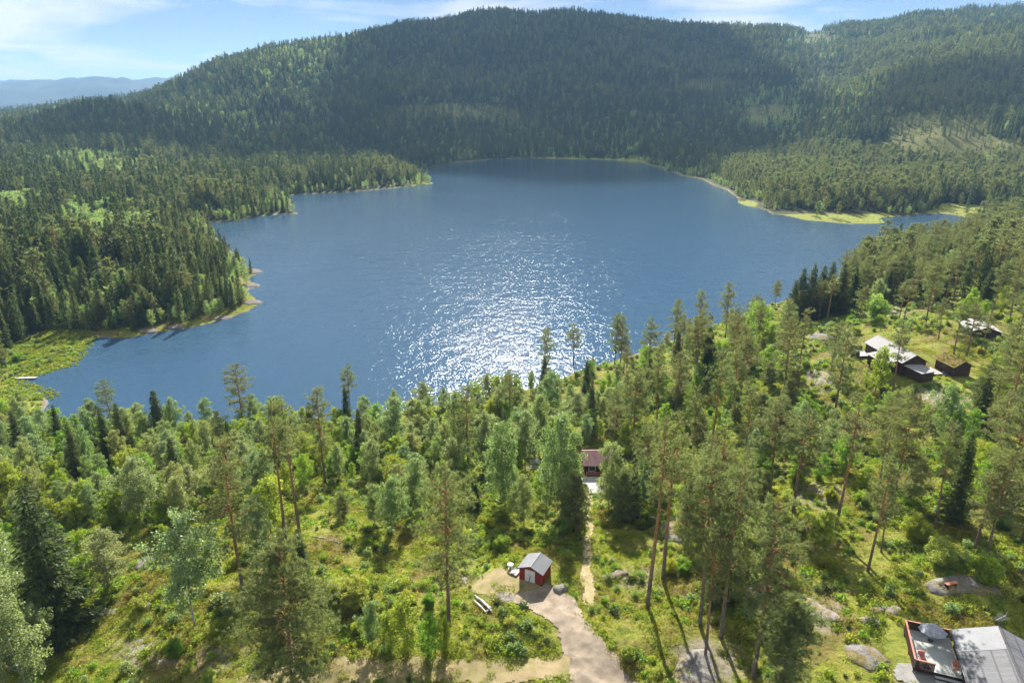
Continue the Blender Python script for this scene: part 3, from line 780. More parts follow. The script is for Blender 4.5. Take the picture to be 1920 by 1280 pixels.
def grow_bush(seed, h=2.2, wid=1.3, dens=1.0, leaf=0.13, upright=0.5):
    t = Tree(seed); r = t.r
    for i in range(int(9*dens**0.5)+3):
        a = r.uniform(0, 6.28); R = wid*math.sqrt(r.uniform(0, 1))*0.8; hh = h*r.uniform(0.55, 1.0)*(1-0.45*(R/wid)**2)
        p2 = np.array([math.cos(a)*R, math.sin(a)*R, hh*0.92]); p0 = np.array([math.cos(a)*R*0.15, math.sin(a)*R*0.15, -0.15])
        t.limb([p0, p0*0.4+p2*0.6 + r.normal(0, 0.05, 3), p2], [0.03, 0.018, 0.006], 3)
        for _ in range(int(4+3*upright)):
            q = r.uniform(0.25, 1.0); c0 = p0 + (p2-p0)*q + r.normal(0, 0.13*wid, 3)
            rad = r.uniform(0.2, 0.42)*(0.6+0.2*h)
            n = int(42*dens*(rad/0.4)**1.5*(0.13/leaf)**1.5)
            pts = r.normal(0, 1, (n, 3)); pts /= np.linalg.norm(pts, axis=1, keepdims=True)+1e-9
            pts = c0 + pts*rad*r.uniform(0.3, 1.0, (n, 1))**0.6; pts[:, 2] = np.maximum(pts[:, 2], 0.04)
            t.sprays(pts, r.normal(0, 1, (n, 3)) + np.array([0, 0, upright]), leaf*r.uniform(0.7, 1.4, n), leaf*r.uniform(0.5, 0.9, n))
    return t

MODELS = {}
def add_models(kind, trees, bark, leaf, hs):
    MODELS[kind] = [t.meshes(kind, M[bark], M[leaf]) + (h,) for t, h in zip(trees, hs)]
add_models('pine', [grow_pine(1, 20, .40, 2.5), grow_pine(2, 21, .52, 2.2), grow_pine(3, 19, .45, 2.7), grow_pine(4, 22, .62, 2.0, 0.9), grow_pine(5, 18, .30, 2.5)], 'bark_pine', 'needle_pine', [20, 21, 19, 22, 18])
add_models('pine_full', [grow_pine(6, 18, .10, 3.2, 1.7), grow_pine(7, 10, .10, 2.0, 1.2), grow_pine(8, 9, .16, 1.7, 1.1)], 'bark_pine', 'needle_pine', [18, 10, 9])
add_models('spruce', [grow_spruce(1, 16, 2.8), grow_spruce(2, 18, 2.9), grow_spruce(3, 13, 2.6), grow_spruce(4, 15, 3.3)], 'bark_spruce', 'needle_spruce', [16, 18, 13, 15])
add_models('birch', [grow_birch(1, 12, 2.1), grow_birch(2, 13, 2.3, .18), grow_birch(3, 11, 2.4, .25, weep=.35), grow_birch(4, 14, 2.2, .22, weep=.7), grow_birch(5, 10, 2.3, .15, weep=.25, round_=.6)], 'bark_birch', 'leaf_birch', [12, 13, 11, 14, 10])
add_models('aspen', [grow_birch(11, 11, 2.6, .2, leaf=.2, weep=.1, round_=1), grow_birch(12, 9, 2.3, .15, leaf=.2, weep=.1, round_=1), grow_birch(13, 7, 1.7, .12, leaf=.18, weep=.15, round_=.5)], 'bark_spruce', 'leaf_bush', [11, 9, 7])
add_models('shrub', [grow_bush(1, 2.2, 1.3), grow_bush(2, 1.6, 1.4), grow_bush(3, 2.8, 1.2, upright=1.0), grow_bush(4, 1.2, 1.1), grow_bush(9, 4.2, 2.0, 3.2, .13, 1.0), grow_bush(10, 3.6, 2.2, 3.0, .13, 0.6)], 'bark_spruce', 'leaf_bush', [2.2, 1.6, 2.8, 1.2, 4.2, 3.6])

def far_obj(name, t, bark, leaf):
    return bpy.data.objects.new(name, t.joined(name, M[bark], M[leaf]))      # never linked: only a source for the woods
FAR = {
 'spruce': [far_obj('far_spruce', grow_spruce(30+i, h, w, .55, 2.6, 4, .08), 'bark_spruce', 'needle_spruce') for i, (h, w) in enumerate([(16, 2.6), (18, 2.8), (14, 2.5)])],
 'pine': [far_obj('far_pine', grow_pine(40+i, h, c, w, .55, 2.6, 4), 'bark_pine', 'needle_pine') for i, (h, c, w) in enumerate([(16, .35, 2.5), (17, .42, 2.4), (15, .28, 2.6)])],
 'birch': [far_obj('far_birch', grow_birch(50+i, h, w, .2, .5, .42, .3, 4, .4), 'bark_birch', 'leaf_far') for i, (h, w) in enumerate([(12, 2.4), (11, 2.6), (10, 2.3)])],
}

# ------------------------------------------------------------------ which trees stand where
# prominent trees of the photograph: kind, foot x, foot y, top y (pixels), model, label
HERO = [
 ('pine', 842,1175,855,4,'tall dark pine standing alone left of the red shed'),
 ('pine', 460,1130,822,0,'bushy pine with bare lower limbs at left above the grassy knoll'),
 ('pine_full', 550,1296,1015,0,'wide open-crowned pine at the bottom edge beside the dirt track'),
 ('pine', 537,1022,745,3,'left of the two slender bare-trunked pines above the birch log'),
 ('pine', 562,1000,742,3,'right of the two slender bare-trunked pines above the birch log'),
 ('pine', 1213,1140,705,3,'tallest pine right of the footpath with a long bare trunk'),
 ('pine', 1243,1087,780,1,'pine behind the tallest pine right of the footpath'),
 ('pine', 1312,1170,850,2,'pine in the rocky cluster below centre right, left one'),
 ('pine', 1352,1195,875,0,'pine in the rocky cluster below centre right, middle one'),
 ('pine', 1411,1272,925,2,'pine in the rocky cluster nearest to the bottom edge'),
 ('pine', 1322,1232,985,1,'thin pine rising from the grey boulder at the bottom'),
 ('pine', 1565,998,735,3,'straight orange-trunked pine beside the pale rock band'),
 ('pine', 1627,1070,848,1,'large thick-trunked pine standing above the tilted rock slab'),
 ('pine', 1652,1034,925,1,'smaller pine just right of the large thick-trunked pine'),
 ('pine', 1672,955,735,2,'tall pine behind the large thick-trunked pine'),
 ('pine', 1752,993,790,1,'leaning pine with bare trunk among bright shrubs at right'),
 ('pine', 1850,1040,845,0,'pine right of the domed rock with the bench, nearer of the pair'),
 ('pine', 1827,1030,860,4,'pine right of the domed rock with the bench, slimmer of the pair'),
 ('pine', 1917,1012,780,2,'pine cut by the right edge of the picture'),
 ('pine_full', 1468,1292,1125,1,'young full pine at the bottom beside the mossy rock'),
 ('pine', 1466,682,556,4,'solitary dark pine on the open slope left of the cabins'),
 ('pine', 1557,705,598,2,'round-topped pine on the bare rock left of the brown cabin'),
 ('pine', 1672,742,600,1,'pine standing in front of the pale-roofed brown cabin'),
 ('pine', 1735,610,478,2,'tallest pine on the mossy rise above the brown cabin'),
 ('pine', 1684,608,525,1,'one of the slim pines on the mossy rise, left'),
 ('pine', 1694,602,520,3,'one of the slim pines on the mossy rise, right'),
 ('pine', 1611,606,535,2,'pine on the bare ledges toward the lake'),
 ('pine', 1759,638,560,1,'pine between the brown cabin and the white-roofed cabin'),
 ('pine', 1788,664,566,3,'slim pine behind the turf-roofed annex, left'),
 ('pine', 1812,668,566,2,'slim pine behind the turf-roofed annex, right'),
 ('pine', 1838,662,585,1,'pine partly hiding the white-roofed cabin'),
 ('pine', 1885,720,600,2,'pine at the right edge beside the turf-roofed annex'),
 ('pine', 1022,712,612,4,'shore pine against the glittering water, leftmost'),
 ('pine', 1075,692,606,1,'shore pine against the glittering water, thin'),
 ('pine', 1152,688,586,4,'paired shore pine against the water, left trunk'),
 ('pine', 1163,690,592,0,'paired shore pine against the water, right trunk'),
 ('pine', 1262,662,558,4,'shore pine of the ragged group, left'),
 ('pine', 1308,650,545,0,'shore pine of the ragged group, middle'),
 ('pine', 1360,636,527,4,'tallest shore pine of the ragged group'),
 ('pine', 1235,705,640,0,'crooked pine standing before the ragged shore group'),
 ('pine', 1185,880,690,2,'broad pine above the red-roofed cabin'),
 ('pine', 1230,830,660,1,'high pine on the slope between the shore and the red-roofed cabin'),
 ('pine', 1330,860,650,3,'orange-trunked pine in the middle of the right slope'),
 ('pine', 1372,790,655,2,'pine upslope of the ragged shore group'),
 ('pine', 610,905,728,0,'dark pine rising from the left birch belt'),
 ('pine', 955,790,690,4,'dark pine at the near shore left of the glitter'),
 ('pine_full', 1080,1000,890,2,'young dense pine beside the upper footpath, left side'),
 ('pine_full', 1062,960,860,1,'young dense pine below the big weeping birch'),
 ('pine_full', 1165,985,885,2,'young dense pine right of the upper footpath'),
 ('spruce', 115,1192,902,3,'big dark spruce behind the silvery birch at lower left'),
 ('spruce', 305,840,730,2,'pointed dark spruce at the lake edge, left side'),
 ('spruce', 236,860,752,1,'spruce among bright leafy trees at the left shore'),
 ('spruce', 890,952,890,2,'small dark spruce in the clearing above the shed'),
 ('spruce', 566,1068,990,2,'little dark spruce standing on the heath near the birch log'),
 ('spruce', 1482,612,522,1,'first spruce of the row on the right shore'),
 ('spruce', 1495,604,500,0,'second spruce of the row on the right shore'),
 ('spruce', 1514,602,492,1,'third spruce of the row on the right shore'),
 ('spruce', 1533,596,496,0,'fourth spruce of the row on the right shore'),
 ('spruce', 1549,592,488,1,'fifth and tallest spruce of the row on the right shore'),
 ('spruce', 1571,588,492,0,'sixth spruce of the row on the right shore'),
 ('spruce', 1594,576,496,2,'last spruce of the row on the right shore'),
 ('spruce', 1197,742,690,2,'small dark spruce in the bright thicket near the shore'),
 ('spruce', 150,905,790,1,'tall spruce in the leafy belt at left'),
 ('spruce', 45,870,765,1,'spruce near the left edge by the marsh'),
 ('birch', 1057,975,758,3,'large weeping birch left of the red-roofed cabin'),
 ('birch', 948,958,778,3,'tall narrow birch left of the large weeping birch'),
 ('birch', 1140,955,812,1,'weeping birch hiding the right half of the red-roofed cabin'),
 ('birch', 870,862,722,1,'dense rounded birch at the near shore below the glitter'),
 ('birch', 745,860,735,0,'pale birch at the near shore, left of the little beach'),
 ('birch', 782,962,850,0,'young slender birch right of centre in the clearing'),
 ('birch', 735,1002,888,2,'young birch at the clearing edge with thin trunk'),
 ('birch', 704,990,900,0,'thin-stemmed birch at the clearing edge, left one'),
 ('birch', 1040,800,690,1,'grey-green birch in front of the shore pines'),
 ('birch', 985,880,760,0,'silvery birch beside the tall narrow birch'),
 ('birch', 912,880,768,2,'silvery birch above the clearing spruce'),
 ('birch', 265,992,850,2,'wide silvery birch at left with dark shade below'),
 ('birch', 365,1172,952,2,'open-branched silvery birch on the grassy knoll'),
 ('birch', 55,1300,1040,1,'big drooping birch filling the bottom left corner'),
 ('birch', 10,1180,960,3,'drooping birch on the left edge above the corner birch'),
 ('birch', 1010,850,730,0,'narrow birch behind the tall narrow birch'),
 ('aspen', 802,1228,1142,2,'leafy sapling clump right beside the lone dark pine'),
 ('aspen', 766,1226,1122,2,'tallest leafy sapling beside the dirt track'),
 ('aspen', 832,1222,1156,2,'low leafy sapling right of the lone dark pine foot'),
 ('aspen', 735,1216,1146,2,'leafy sapling left of the tallest one by the track'),
 ('birch', 700,1212,1120,0,'slender young birch above the dirt track'),
 ('aspen', 508,1000,885,1,'light green young aspen beside the slender pines'),
 ('aspen', 1420,640,560,1,'light green leafy tree at the right shore'),
 ('aspen', 1640,735,648,2,'bright green young tree beside the brown cabin wall'),
 ('aspen', 30,960,860,0,'vivid green leafy tree at the left edge'),
]
trees = []      # kind, X, Y, Z, height, model, label, group, tint
for kind, x, yb, yt, mi, lab in HERO:
    b = ground_px(x, yb)
    h = min(height_to(b, yt), 27.0)
    tint = None
    if 'silver' in lab or 'drooping' in lab or 'pale' in lab or 'grey-green' in lab: tint = (1.05, 1.02, 1.25, 1)
    trees.append([kind, b[0], b[1], b[2], h, mi, lab, None, tint, True])

# keep-out areas: buildings, drive, paths
DRIVE_PX = [(1068,1300),(1064,1240),(1044,1180),(1008,1147),(966,1132),(955,1120),(985,1106),(1012,1098),(1050,1102),(1075,1122),(1108,1175),(1148,1225),(1210,1290),(1215,1300)]
YARD_PX = [(884,1102),(905,1076),(935,1064),(972,1079),(1012,1097),(975,1112),(960,1130),(925,1124)]
TRACK_PX = [(430,1292),(450,1264),(520,1246),(640,1230),(760,1231),(880,1237),(980,1235),(1068,1232),(1073,1276),(900,1281),(700,1277),(520,1294)]
PATH_PX = [(1094,1134),(1090,1090),(1092,1040),(1098,990),(1101,930),(1109,930),(1111,1000),(1108,1040),(1110,1090),(1114,1136)]
WALK_PX = [(1678,1246),(1700,1243),(1722,1251),(1790,1272),(1815,1300),(1720,1290),(1676,1272)]
OPEN_PX = [  # ground the photograph shows without tall trees
 [(860,1040),(1010,1020),(1080,1100),(1220,1300),(380,1300),(560,1215),(740,1190),(860,1100)],
 [(1480,1060),(1920,1060),(1920,1300),(1440,1300),(1480,1180)],
 [(140,1280),(200,1120),(330,1020),(420,1060),(430,1290)],
 [(1570,590),(1700,590),(1920,640),(1900,740),(1600,730),(1560,660)],
 [(560,980),(720,980),(820,1060),(830,1180),(560,1210),(480,1180)],
 [(1110,1010),(1290,1060),(1300,1290),(1180,1290),(1110,1180)],
 [(1490,640),(1620,640),(1620,740),(1520,760),(1480,700)]]
NEAR_ZONES = [
 # name, polygon of the trees' feet, {kind: density per 100 m2}, phrase
 ('belt', [(-250,780),(700,770),(720,900),(420,960),(280,1000),(-250,1010)], {'birch': 2.7, 'aspen': 3.1, 'spruce': 0.30, 'pine': 0.08}, 'in the leafy belt between the left clearing and the lake'),
 ('corner', [(-250,1000),(150,1000),(230,1060),(120,1290),(-250,1290)], {'birch': 1.6, 'spruce': 1.0, 'aspen': 0.8}, 'in the thick wood at the lower left edge'),
 ('middle', [(690,760),(1180,700),(1180,940),(1060,1000),(760,960),(690,900)], {'birch': 2.4, 'aspen': 2.0, 'spruce': 0.12, 'pine': 0.08}, 'between the clearing and the near shore in the middle'),
 ('shore', [(1000,690),(1150,660),(1350,590),(1490,560),(1500,620),(1300,720),(1150,760),(1000,760)], {'pine': 0.30, 'birch': 0.5, 'aspen': 0.9, 'spruce': 0.25}, 'along the near shore under the glitter'),
 ('slope', [(1180,700),(1480,640),(1560,760),(1920,760),(1920,1050),(1480,1060),(1290,1190),(1180,1010)], {'pine': 0.55, 'aspen': 0.95, 'pine_full': 0.7, 'birch': 0.4, 'spruce': 0.06}, 'on the rocky slope right of the footpath'),
 ('rise', [(1490,600),(1600,560),(1920,520),(1920,640),(1700,590),(1560,640)], {'pine': 0.55, 'aspen': 0.25, 'pine_full': 0.15}, 'on the mossy rise around the brown cabins'),
 ('point', [(1560,590),(1620,480),(1700,430),(2100,410),(2100,560),(1900,560)], {'pine': 1.7, 'spruce': 1.6, 'birch': 0.25}, 'in the dark wood on the right shore'),
 ('knoll', [(230,1010),(440,990),(640,960),(700,1000),(560,1180),(400,1160),(250,1120)], {'pine_full': 0.25, 'aspen': 0.35, 'birch': 0.2}, 'around the grassy knoll at left'),
]
KEEP = [DRIVE_PX, TRACK_PX, PATH_PX, WALK_PX, YARD_PX]
def occupied(X, Y):
    for (cx_, cy_), r0, fade, z in PADS:
        if (X-cx_)**2 + (Y-cy_)**2 < (r0+0.5)**2: return True
    return False
NAME = {'pine': 'pine_tree', 'pine_full': 'pine_tree', 'spruce': 'spruce_tree', 'birch': 'birch_tree', 'aspen': 'aspen_tree', 'shrub': 'shrub'}
CATEGORY = {'pine': 'pine', 'pine_full': 'pine', 'spruce': 'spruce', 'birch': 'birch', 'aspen': 'aspen', 'shrub': 'shrub'}
LOOK = {'pine': ('orange-barked pine with airy crown', 15, 21), 'pine_full': ('young full-crowned pine', 4, 9), 'spruce': ('dark pointed spruce', 9, 16), 'birch': ('light green birch', 8, 13), 'aspen': ('bright green young leafy tree', 4, 9)}
PROTECT = [(1598, 622, 1832, 712), (1808, 596, 1872, 618), (1086, 838, 1122, 926), (968, 1026, 1036, 1094), (1690, 1150, 1920, 1280), (1095, 965, 1112, 1130), (1735, 1078, 1880, 1118), (884, 1112, 926, 1156), (586, 1000, 640, 1024), (985, 842, 1018, 868), (1675, 396, 1812, 411)]
def blocks(X, Y, z_, h, wid):
    for f in (0.3, 0.5, 0.7, 0.85, 1.0):
        for s_ in (-1, 0, 1):
            a, b = project(X + s_*wid*(1.05-f*.7), Y, z_ + h*f)
            for x0, y0, x1, y1 in PROTECT:
                if x0 < a < x1 and y0 < b < y1: return True
    return 44 < X < 60 and 60 < Y < 92
hx = [(t[1], t[2]) for t in trees]
def far_enough(X, Y, d):
    for a, b in hx:
        if (a-X)**2 + (b-Y)**2 < d*d: return False
    return True
rr = np.random.default_rng(21)
step = 2.6
cand = []
for Y in np.arange(52, 560, step):
    for X in np.arange(-0.95*Y, 0.95*Y, step):
        cand.append((X + rr.uniform(-1.3, 1.3), Y + rr.uniform(-1.3, 1.3)))
cand = np.array(cand); cz = hgt(cand[:, 0], cand[:, 1]); csd = sdist(cand[:, 0], cand[:, 1])
cpx, cpy = project(cand[:, 0], cand[:, 1], cz)
ok = (csd > 3.0)
for poly in KEEP + OPEN_PX: ok &= ~in_poly(cpx, cpy, poly)
order = rr.permutation(np.nonzero(ok)[0])
zone_of = np.full(len(cand), -1)
for zi, zz in enumerate(NEAR_ZONES): zone_of[in_poly(cpx, cpy, zz[1])] = zi
for i in order:
    zi = zone_of[i]
    if zi < 0: continue
    name, poly, dens, phrase = NEAR_ZONES[zi]
    X, Y = cand[i]
    if name != 'point' and Y > 330: continue
    if occupied(X, Y): continue
    cell = step*step/100.0
    u = rr.uniform(); acc = 0
    clump = 0.45 + 1.1*float(vnoise(np.array([X/14.0]), np.array([Y/14.0]), 3)[0])
    for kind, dn in dens.items():
        acc += dn*cell*clump
        if u < acc:
            desc, h0, h1 = LOOK[kind]
            h = rr.uniform(h0, h1)
            if name == 'belt': h *= 0.9
            if name == 'middle' and kind == 'birch': h *= 0.85
            if name == 'shore': h *= 0.7
            if name == 'point' and blocks(X, Y, float(hgt(X, Y)), h, 2.2): h *= 0.55
            if not blocks(X, Y, float(hgt(X, Y)), h, 2.2) and far_enough(X, Y, 1.9 if kind in ('aspen', 'pine_full') else 2.6):
                hx.append((X, Y))
                tint = None
                if kind == 'birch': tint = (rr.uniform(.95, 1.2), 1.0, rr.uniform(.9, 1.35), 1)
                trees.append([kind, X, Y, float(hgt(X, Y)), h, int(rr.integers(len(MODELS[kind]))), f'{desc} {phrase}', f'{CATEGORY[kind]} trees {phrase}', tint, False])
            break

# shrubs and saplings over the open ground
SHRUB_ZONES = [
 ([(560,1100),(780,1060),(860,1180),(840,1225),(640,1215),(560,1180)], 5.0, 'in the thicket above the dirt track'),
 ([(850,1160),(1000,1150),(1055,1200),(1040,1225),(860,1228)], 9.0, 'in the green island beside the gravel drive'),
 ([(760,960),(1080,960),(1085,1110),(1040,1080),(1010,1030),(930,1040),(840,1060)], 5.0, 'behind the red shed'),
 ([(1110,970),(1290,960),(1300,1080),(1120,1090)], 4.0, 'beside the upper footpath on the right'),
 ([(1090,1140),(1140,1140),(1260,1290),(1215,1290)], 9.0, 'along the right edge of the gravel drive'),
 ([(1290,900),(1920,860),(1920,1080),(1480,1100),(1300,1200)], 2.6, 'under the pines of the right slope'),
 ([(1180,720),(1500,640),(1560,780),(1300,900),(1180,860)], 3.0, 'on the sunny slope above the near shore'),
 ([(1560,600),(1920,540),(1920,760),(1560,760)], 2.2, 'around the brown cabins'),
 ([(140,1280),(230,1060),(480,1000),(560,1180),(420,1290)], 1.5, 'on the grassy knoll at left'),
 ([(560,960),(760,960),(800,1080),(560,1100)], 1.6, 'on the heath near the fallen birch'),
 ([(1750,1000),(1920,1030),(1920,1180),(1850,1120),(1760,1060)], 5.0, 'behind the domed rock with the bench'),
 ([(-100,620),(60,640),(30,720),(-100,800)], 2.5, 'beside the marsh at the left edge'),
]
szone = np.full(len(cand), -1)
for zi, zz in enumerate(SHRUB_ZONES): szone[in_poly(cpx, cpy, zz[0])] = zi
keep_s = (csd > 1.5)
for poly in KEEP: keep_s &= ~in_poly(cpx, cpy, poly)
shrubs = []
for i in np.nonzero(keep_s & (szone >= 0) & (cand[:, 1] < 330))[0]:
    poly, dn, phrase = SHRUB_ZONES[szone[i]]
    X, Y = cand[i]
    cl = sstep(0.25, 0.75, vnoise(np.array([X/9.0]), np.array([Y/9.0]), 5))[0]*2
    if rr.uniform() > dn*step*step/100.0*cl or occupied(X, Y): continue
    big = rr.uniform()
    h = rr.uniform(0.7, 1.6) if big < 0.7 else rr.uniform(1.6, 3.2)
    q = rr.uniform()
    tint = (1.15, 1.0, 1.0, 1) if q < .5 else ((0.72, .85, .9, 1) if q < .75 else (1.25, 1.05, 1.9, 1))
    if blocks(X, Y, float(hgt(X, Y)), h, .8): continue
    shrubs.append(['shrub', X, Y, float(hgt(X, Y)), h, (int(rr.integers(4)) if h < 1.9 else int(rr.integers(4, 6))), f'leafy green shrub {phrase}', f'shrubs {phrase}', tint, False])
for x, yb, yt, lab in [(668,1135,1075,'large silvery willow shrub in the middle of the heath'),(640,1125,1080,'green willow shrub left of the silvery one'),
                       (1360,668,630,'rounded light shrub on the ledge above the shore'),(1395,655,625,'rounded shrub beside the bare ledge near the shore'),
                       (1640,600,548,'pale rounded willow near the right shore'),(1768,1062,1010,'big pale round shrub below the leaning pine'),(1720,1010,960,'bright shrub right of the leaning pine'),(1845,1090,1030,'dark green shrub behind the domed rock')]:
    b = ground_px(x, yb); h = height_to(b, yt)
    shrubs.append(['shrub', b[0], b[1], b[2], h, int(rr.integers(4, 6)) if h > 1.8 else 0, lab, None, (1.2, 1.05, 1.9, 1) if ('silver' in lab or 'pale' in lab) else None, True])

# woods beyond: left shore, the hills
def hidden_mask():
    el = (Z - H)/np.sqrt(GX**2 + GY**2)
    return np.maximum.accumulate(el, axis=1)
HOR = hidden_mask()
def visible(X, Y, ztop):
    u = np.clip((X/Y - U[0])/(U[1]-U[0]), 0, NU-1).astype(int); v = np.clip((np.log(Y) - V[0])/(V[1]-V[0]) - 1, 0, NV-1).astype(int)
    return (ztop-H)/np.hypot(X, Y) > HOR[u, v] - 0.004
far_pts = {'spruce': [], 'pine': [], 'birch': []}
BIRCHY = [(190,320,120,34,.95),(205,440,110,55,.95),(20,400,60,45,.95),(10,500,40,40,.6),(80,590,70,40,.5),(200,590,40,30,.5),(330,500,50,40,.35),(230,560,50,40,.4),(480,270,70,40,.6),(300,230,250,30,.45),
          (560,130,120,70,.6),(620,90,80,50,.6),(420,200,100,40,.5),(1440,215,90,50,.85),(1560,190,150,60,.45),(1500,260,80,40,.5),(1530,90,80,40,.4),(1100,250,400,40,.35),(960,190,300,60,.25),(60,180,200,60,.3),(1850,100,150,60,.25),
          (1080,285,200,14,.4),(840,290,100,25,.3),(1360,345,40,25,.35),(60,210,110,50,.4)]
PINEY = [(1560,350,260,70,.75),(1700,330,220,60,.65),(1500,380,200,40,.7),(1750,150,260,110,.6),(1850,340,150,60,.7),(330,380,120,50,.3),(420,430,120,90,.2),(300,330,200,40,.25),(1100,120,500,90,.35),(760,330,100,40,.4)]
bands = [(200,420,3.9),(420,700,4.7),(700,1100,5.6),(1100,1700,6.6),(1700,2750,8.0)]
for y0, y1, s in bands:
    ys = np.arange(y0, y1, s)
    for Y in ys:
        xs = np.arange(-0.93*Y, 0.93*Y, s)
        X = xs + rr.uniform(-.55, .55, len(xs))*s; YY = np.full(len(xs), Y) + rr.uniform(-.55, .55, len(xs))*s
        zz = hgt(X, YY); sd = sdist(X, YY); px_, py_ = project(X, YY, zz)
        keep = (sd > 1.2 + 0.0012*Y + 3.2*(Y < 420)) & visible(X, YY, zz+14)
        if Y < 560: keep &= ~(in_poly(px_, py_, NEAR_ZONES[6][1]) & (X > 0))
        keep &= ~((X > -60) & (YY < 420) & (px_ < 1560))          # the near land is planted above
        keep &= ~((X > 0) & (YY < 330))
        keep &= ~((YY < 235) & (X > -135))
        dens = np.ones(len(X)); hs = np.ones(len(X))
        for x, y, rx, ry in CLEAR_PX:
            d = np.sqrt(((px_-x)/rx)**2 + ((py_-y)/ry)**2)
            w = 1-sstep(.7, 1.15, d)
            dens *= 1-0.62*w*(YY > 500); hs *= 1-0.55*w*(YY > 500)*rr.uniform(.6, 1.1, len(X))
        for x, y, rx, ry in marsh + [(1520,408,150,14),(1400,384,30,10),(1800,395,50,16)]:
            d = np.sqrt(((px_-x)/rx)**2 + ((py_-y)/ry)**2)
            dens *= 1-0.97*(d < 1.05)*(sd < 60)
        dens *= 0.75 + 0.5*fbm(X/70, YY/70, 2)
        keep &= rr.uniform(size=len(X)) < dens
        X, YY, zz, px_, py_, hs, sd = [a[keep] for a in (X, YY, zz, px_, py_, hs, sd)]
        if not len(X): continue
        pb = 0.17 + 0*X; pp = 0.12 + 0*X
        for x, y, rx, ry, a in BIRCHY:
            pb = np.maximum(pb, a*(1-sstep(.5, 1.2, np.sqrt(((px_-x)/rx)**2 + ((py_-y)/ry)**2))))
        for x, y, rx, ry, a in PINEY:
            pp = np.maximum(pp, a*(1-sstep(.5, 1.2, np.sqrt(((px_-x)/rx)**2 + ((py_-y)/ry)**2))))
        pb = pb*(0.35 + 1.3*fbm(X/60+3, YY/60, 6)) + 0.35*(1-sstep(6, 22, sd)); pb = np.clip(pb*(1 + 0.9*(fbm(X/25, YY/25, 1)-.5)), 0, .95)
        u = rr.uniform(size=len(X))
        k = np.where(u < pb, 2, np.where(u < pb + (1-pb)*pp, 1, 0))
        hh = (0.62 + 0.75*rr.uniform(size=len(X))**1.3)*hs*(0.85 + 0.45*fbm(X/45, YY/45, 3))*(1.18 + 0.12*(Y > 1100))*(0.55 + 0.45*sstep(6, 45, sd))
        for kind, code in (('spruce', 0), ('pine', 1), ('birch', 2)):
            mk = k == code
            if mk.any():
                far_pts[kind].append(np.column_stack([X[mk], YY[mk], zz[mk]-0.2, hh[mk]*(0.92 if code < 2 else .85)]))
far_pts = {k: np.vstack(v) for k, v in far_pts.items()}

# the largest of each kind in view become trees of their own, the rest one wood
LIMIT = 285
FARH = {'spruce': 16.0, 'pine': 16.0, 'birch': 11.0}
kinds = {'spruce': ('spruce',), 'pine': ('pine', 'pine_full'), 'birch': ('birch',), 'aspen': ('aspen',)}
def in_view(X, Y, z_): 
    a, b = project(X, Y, z_)
    return (a > -15) & (a < 1935) & (b < 1330)
kept = []
for kind, members in kinds.items():
    own = [t for t in trees if t[0] in members]
    own.sort(key=lambda t: -(t[4]/t[2])*(10 if t[9] else 1)*(1 if in_view(t[1], t[2], t[3]+t[4]*.5) else 0.001))
    nv = [t for t in own if in_view(t[1], t[2], t[3]+t[4]*.5)]
    kept += nv[:LIMIT]
    spill = nv[LIMIT:] + [t for t in own if not in_view(t[1], t[2], t[3]+t[4]*.5)]
    wood = 'birch' if kind == 'aspen' else kind
    if spill:
        far_pts[wood] = np.vstack([far_pts[wood], np.array([[t[1], t[2], t[3]-.1, t[4]/FARH[wood]] for t in spill])])
    room = LIMIT - len(nv)
    if kind != 'aspen' and room > 0:
        P = far_pts[kind]
        o = np.argsort(-(P[:, 3]/P[:, 1])*in_view(P[:, 0], P[:, 1], P[:, 2]+5))[:room]
        for i in o:
            X, Y, z_, s = P[i]
            where = 'in the forest on the left shore' if X < -30 else 'in the forest across the right bay'
            kept.append([kind, X, Y, z_, s*FARH[kind], int(rr.integers(len(MODELS[kind]))), f'{LOOK[kind][0]} {where}', f'{kind} trees {where}', None, False])
        far_pts[kind] = np.delete(P, o, 0)
trees = kept
# say which one: nearest landmark of the photograph, side and order of distance
MARKS = [('the red shed',1003,1060),('the lone dark pine',840,1020),('the birch log on the heath',610,1012),('the grassy knoll',250,1150),('the corner birch',50,1170),('the big dark spruce at lower left',115,1050),
 ('the wide silvery birch',265,920),('the pointed lakeside spruce',305,770),('the dark pine of the left belt',610,815),('the two slender pines',550,870),('the large weeping birch',1057,860),('the red-roofed cabin',1105,860),
 ('the little beach',830,757),('the leftmost shore pine',1022,660),('the paired shore pines',1157,640),('the ragged shore pines',1310,600),('the shore spruce row',1530,545),('the brown cabin',1680,660),('the turf-roofed annex',1792,685),
 ('the white-roofed cabin',1850,610),('the tallest pine by the footpath',1225,920),('the rocky pine cluster',1350,1030),('the pale rock band',1535,930),('the large thick-trunked pine',1650,900),('the leaning pine',1770,870),
 ('the domed rock',1800,1095),('the deck',1750,1200),('the tilted rock slab',1535,1140),('the marsh',95,670),('the rocky left point',480,550),('the left cove',300,610),('the second left point',545,390),('the left jetty',45,708),
 ('the round-topped pine',1557,650),('the solitary dark pine',1466,620),('the mossy rise',1735,545),('the silvery willow',668,1105),('the gravel drive',1090,1180),('the dirt track',760,1230),('the upper footpath',1103,1000),
 ('the green island by the drive',950,1190),('the right shore wood',1760,480),('the bright grass spit',1530,405),('the inner right bay',1780,405),('the pair of pines by the domed rock',1840,930),('the dark shore pine',955,740),('the tall narrow birch',948,870),('the far left edge',0,450),('the left shore forest',200,450),('the left edge belt',20,840)]
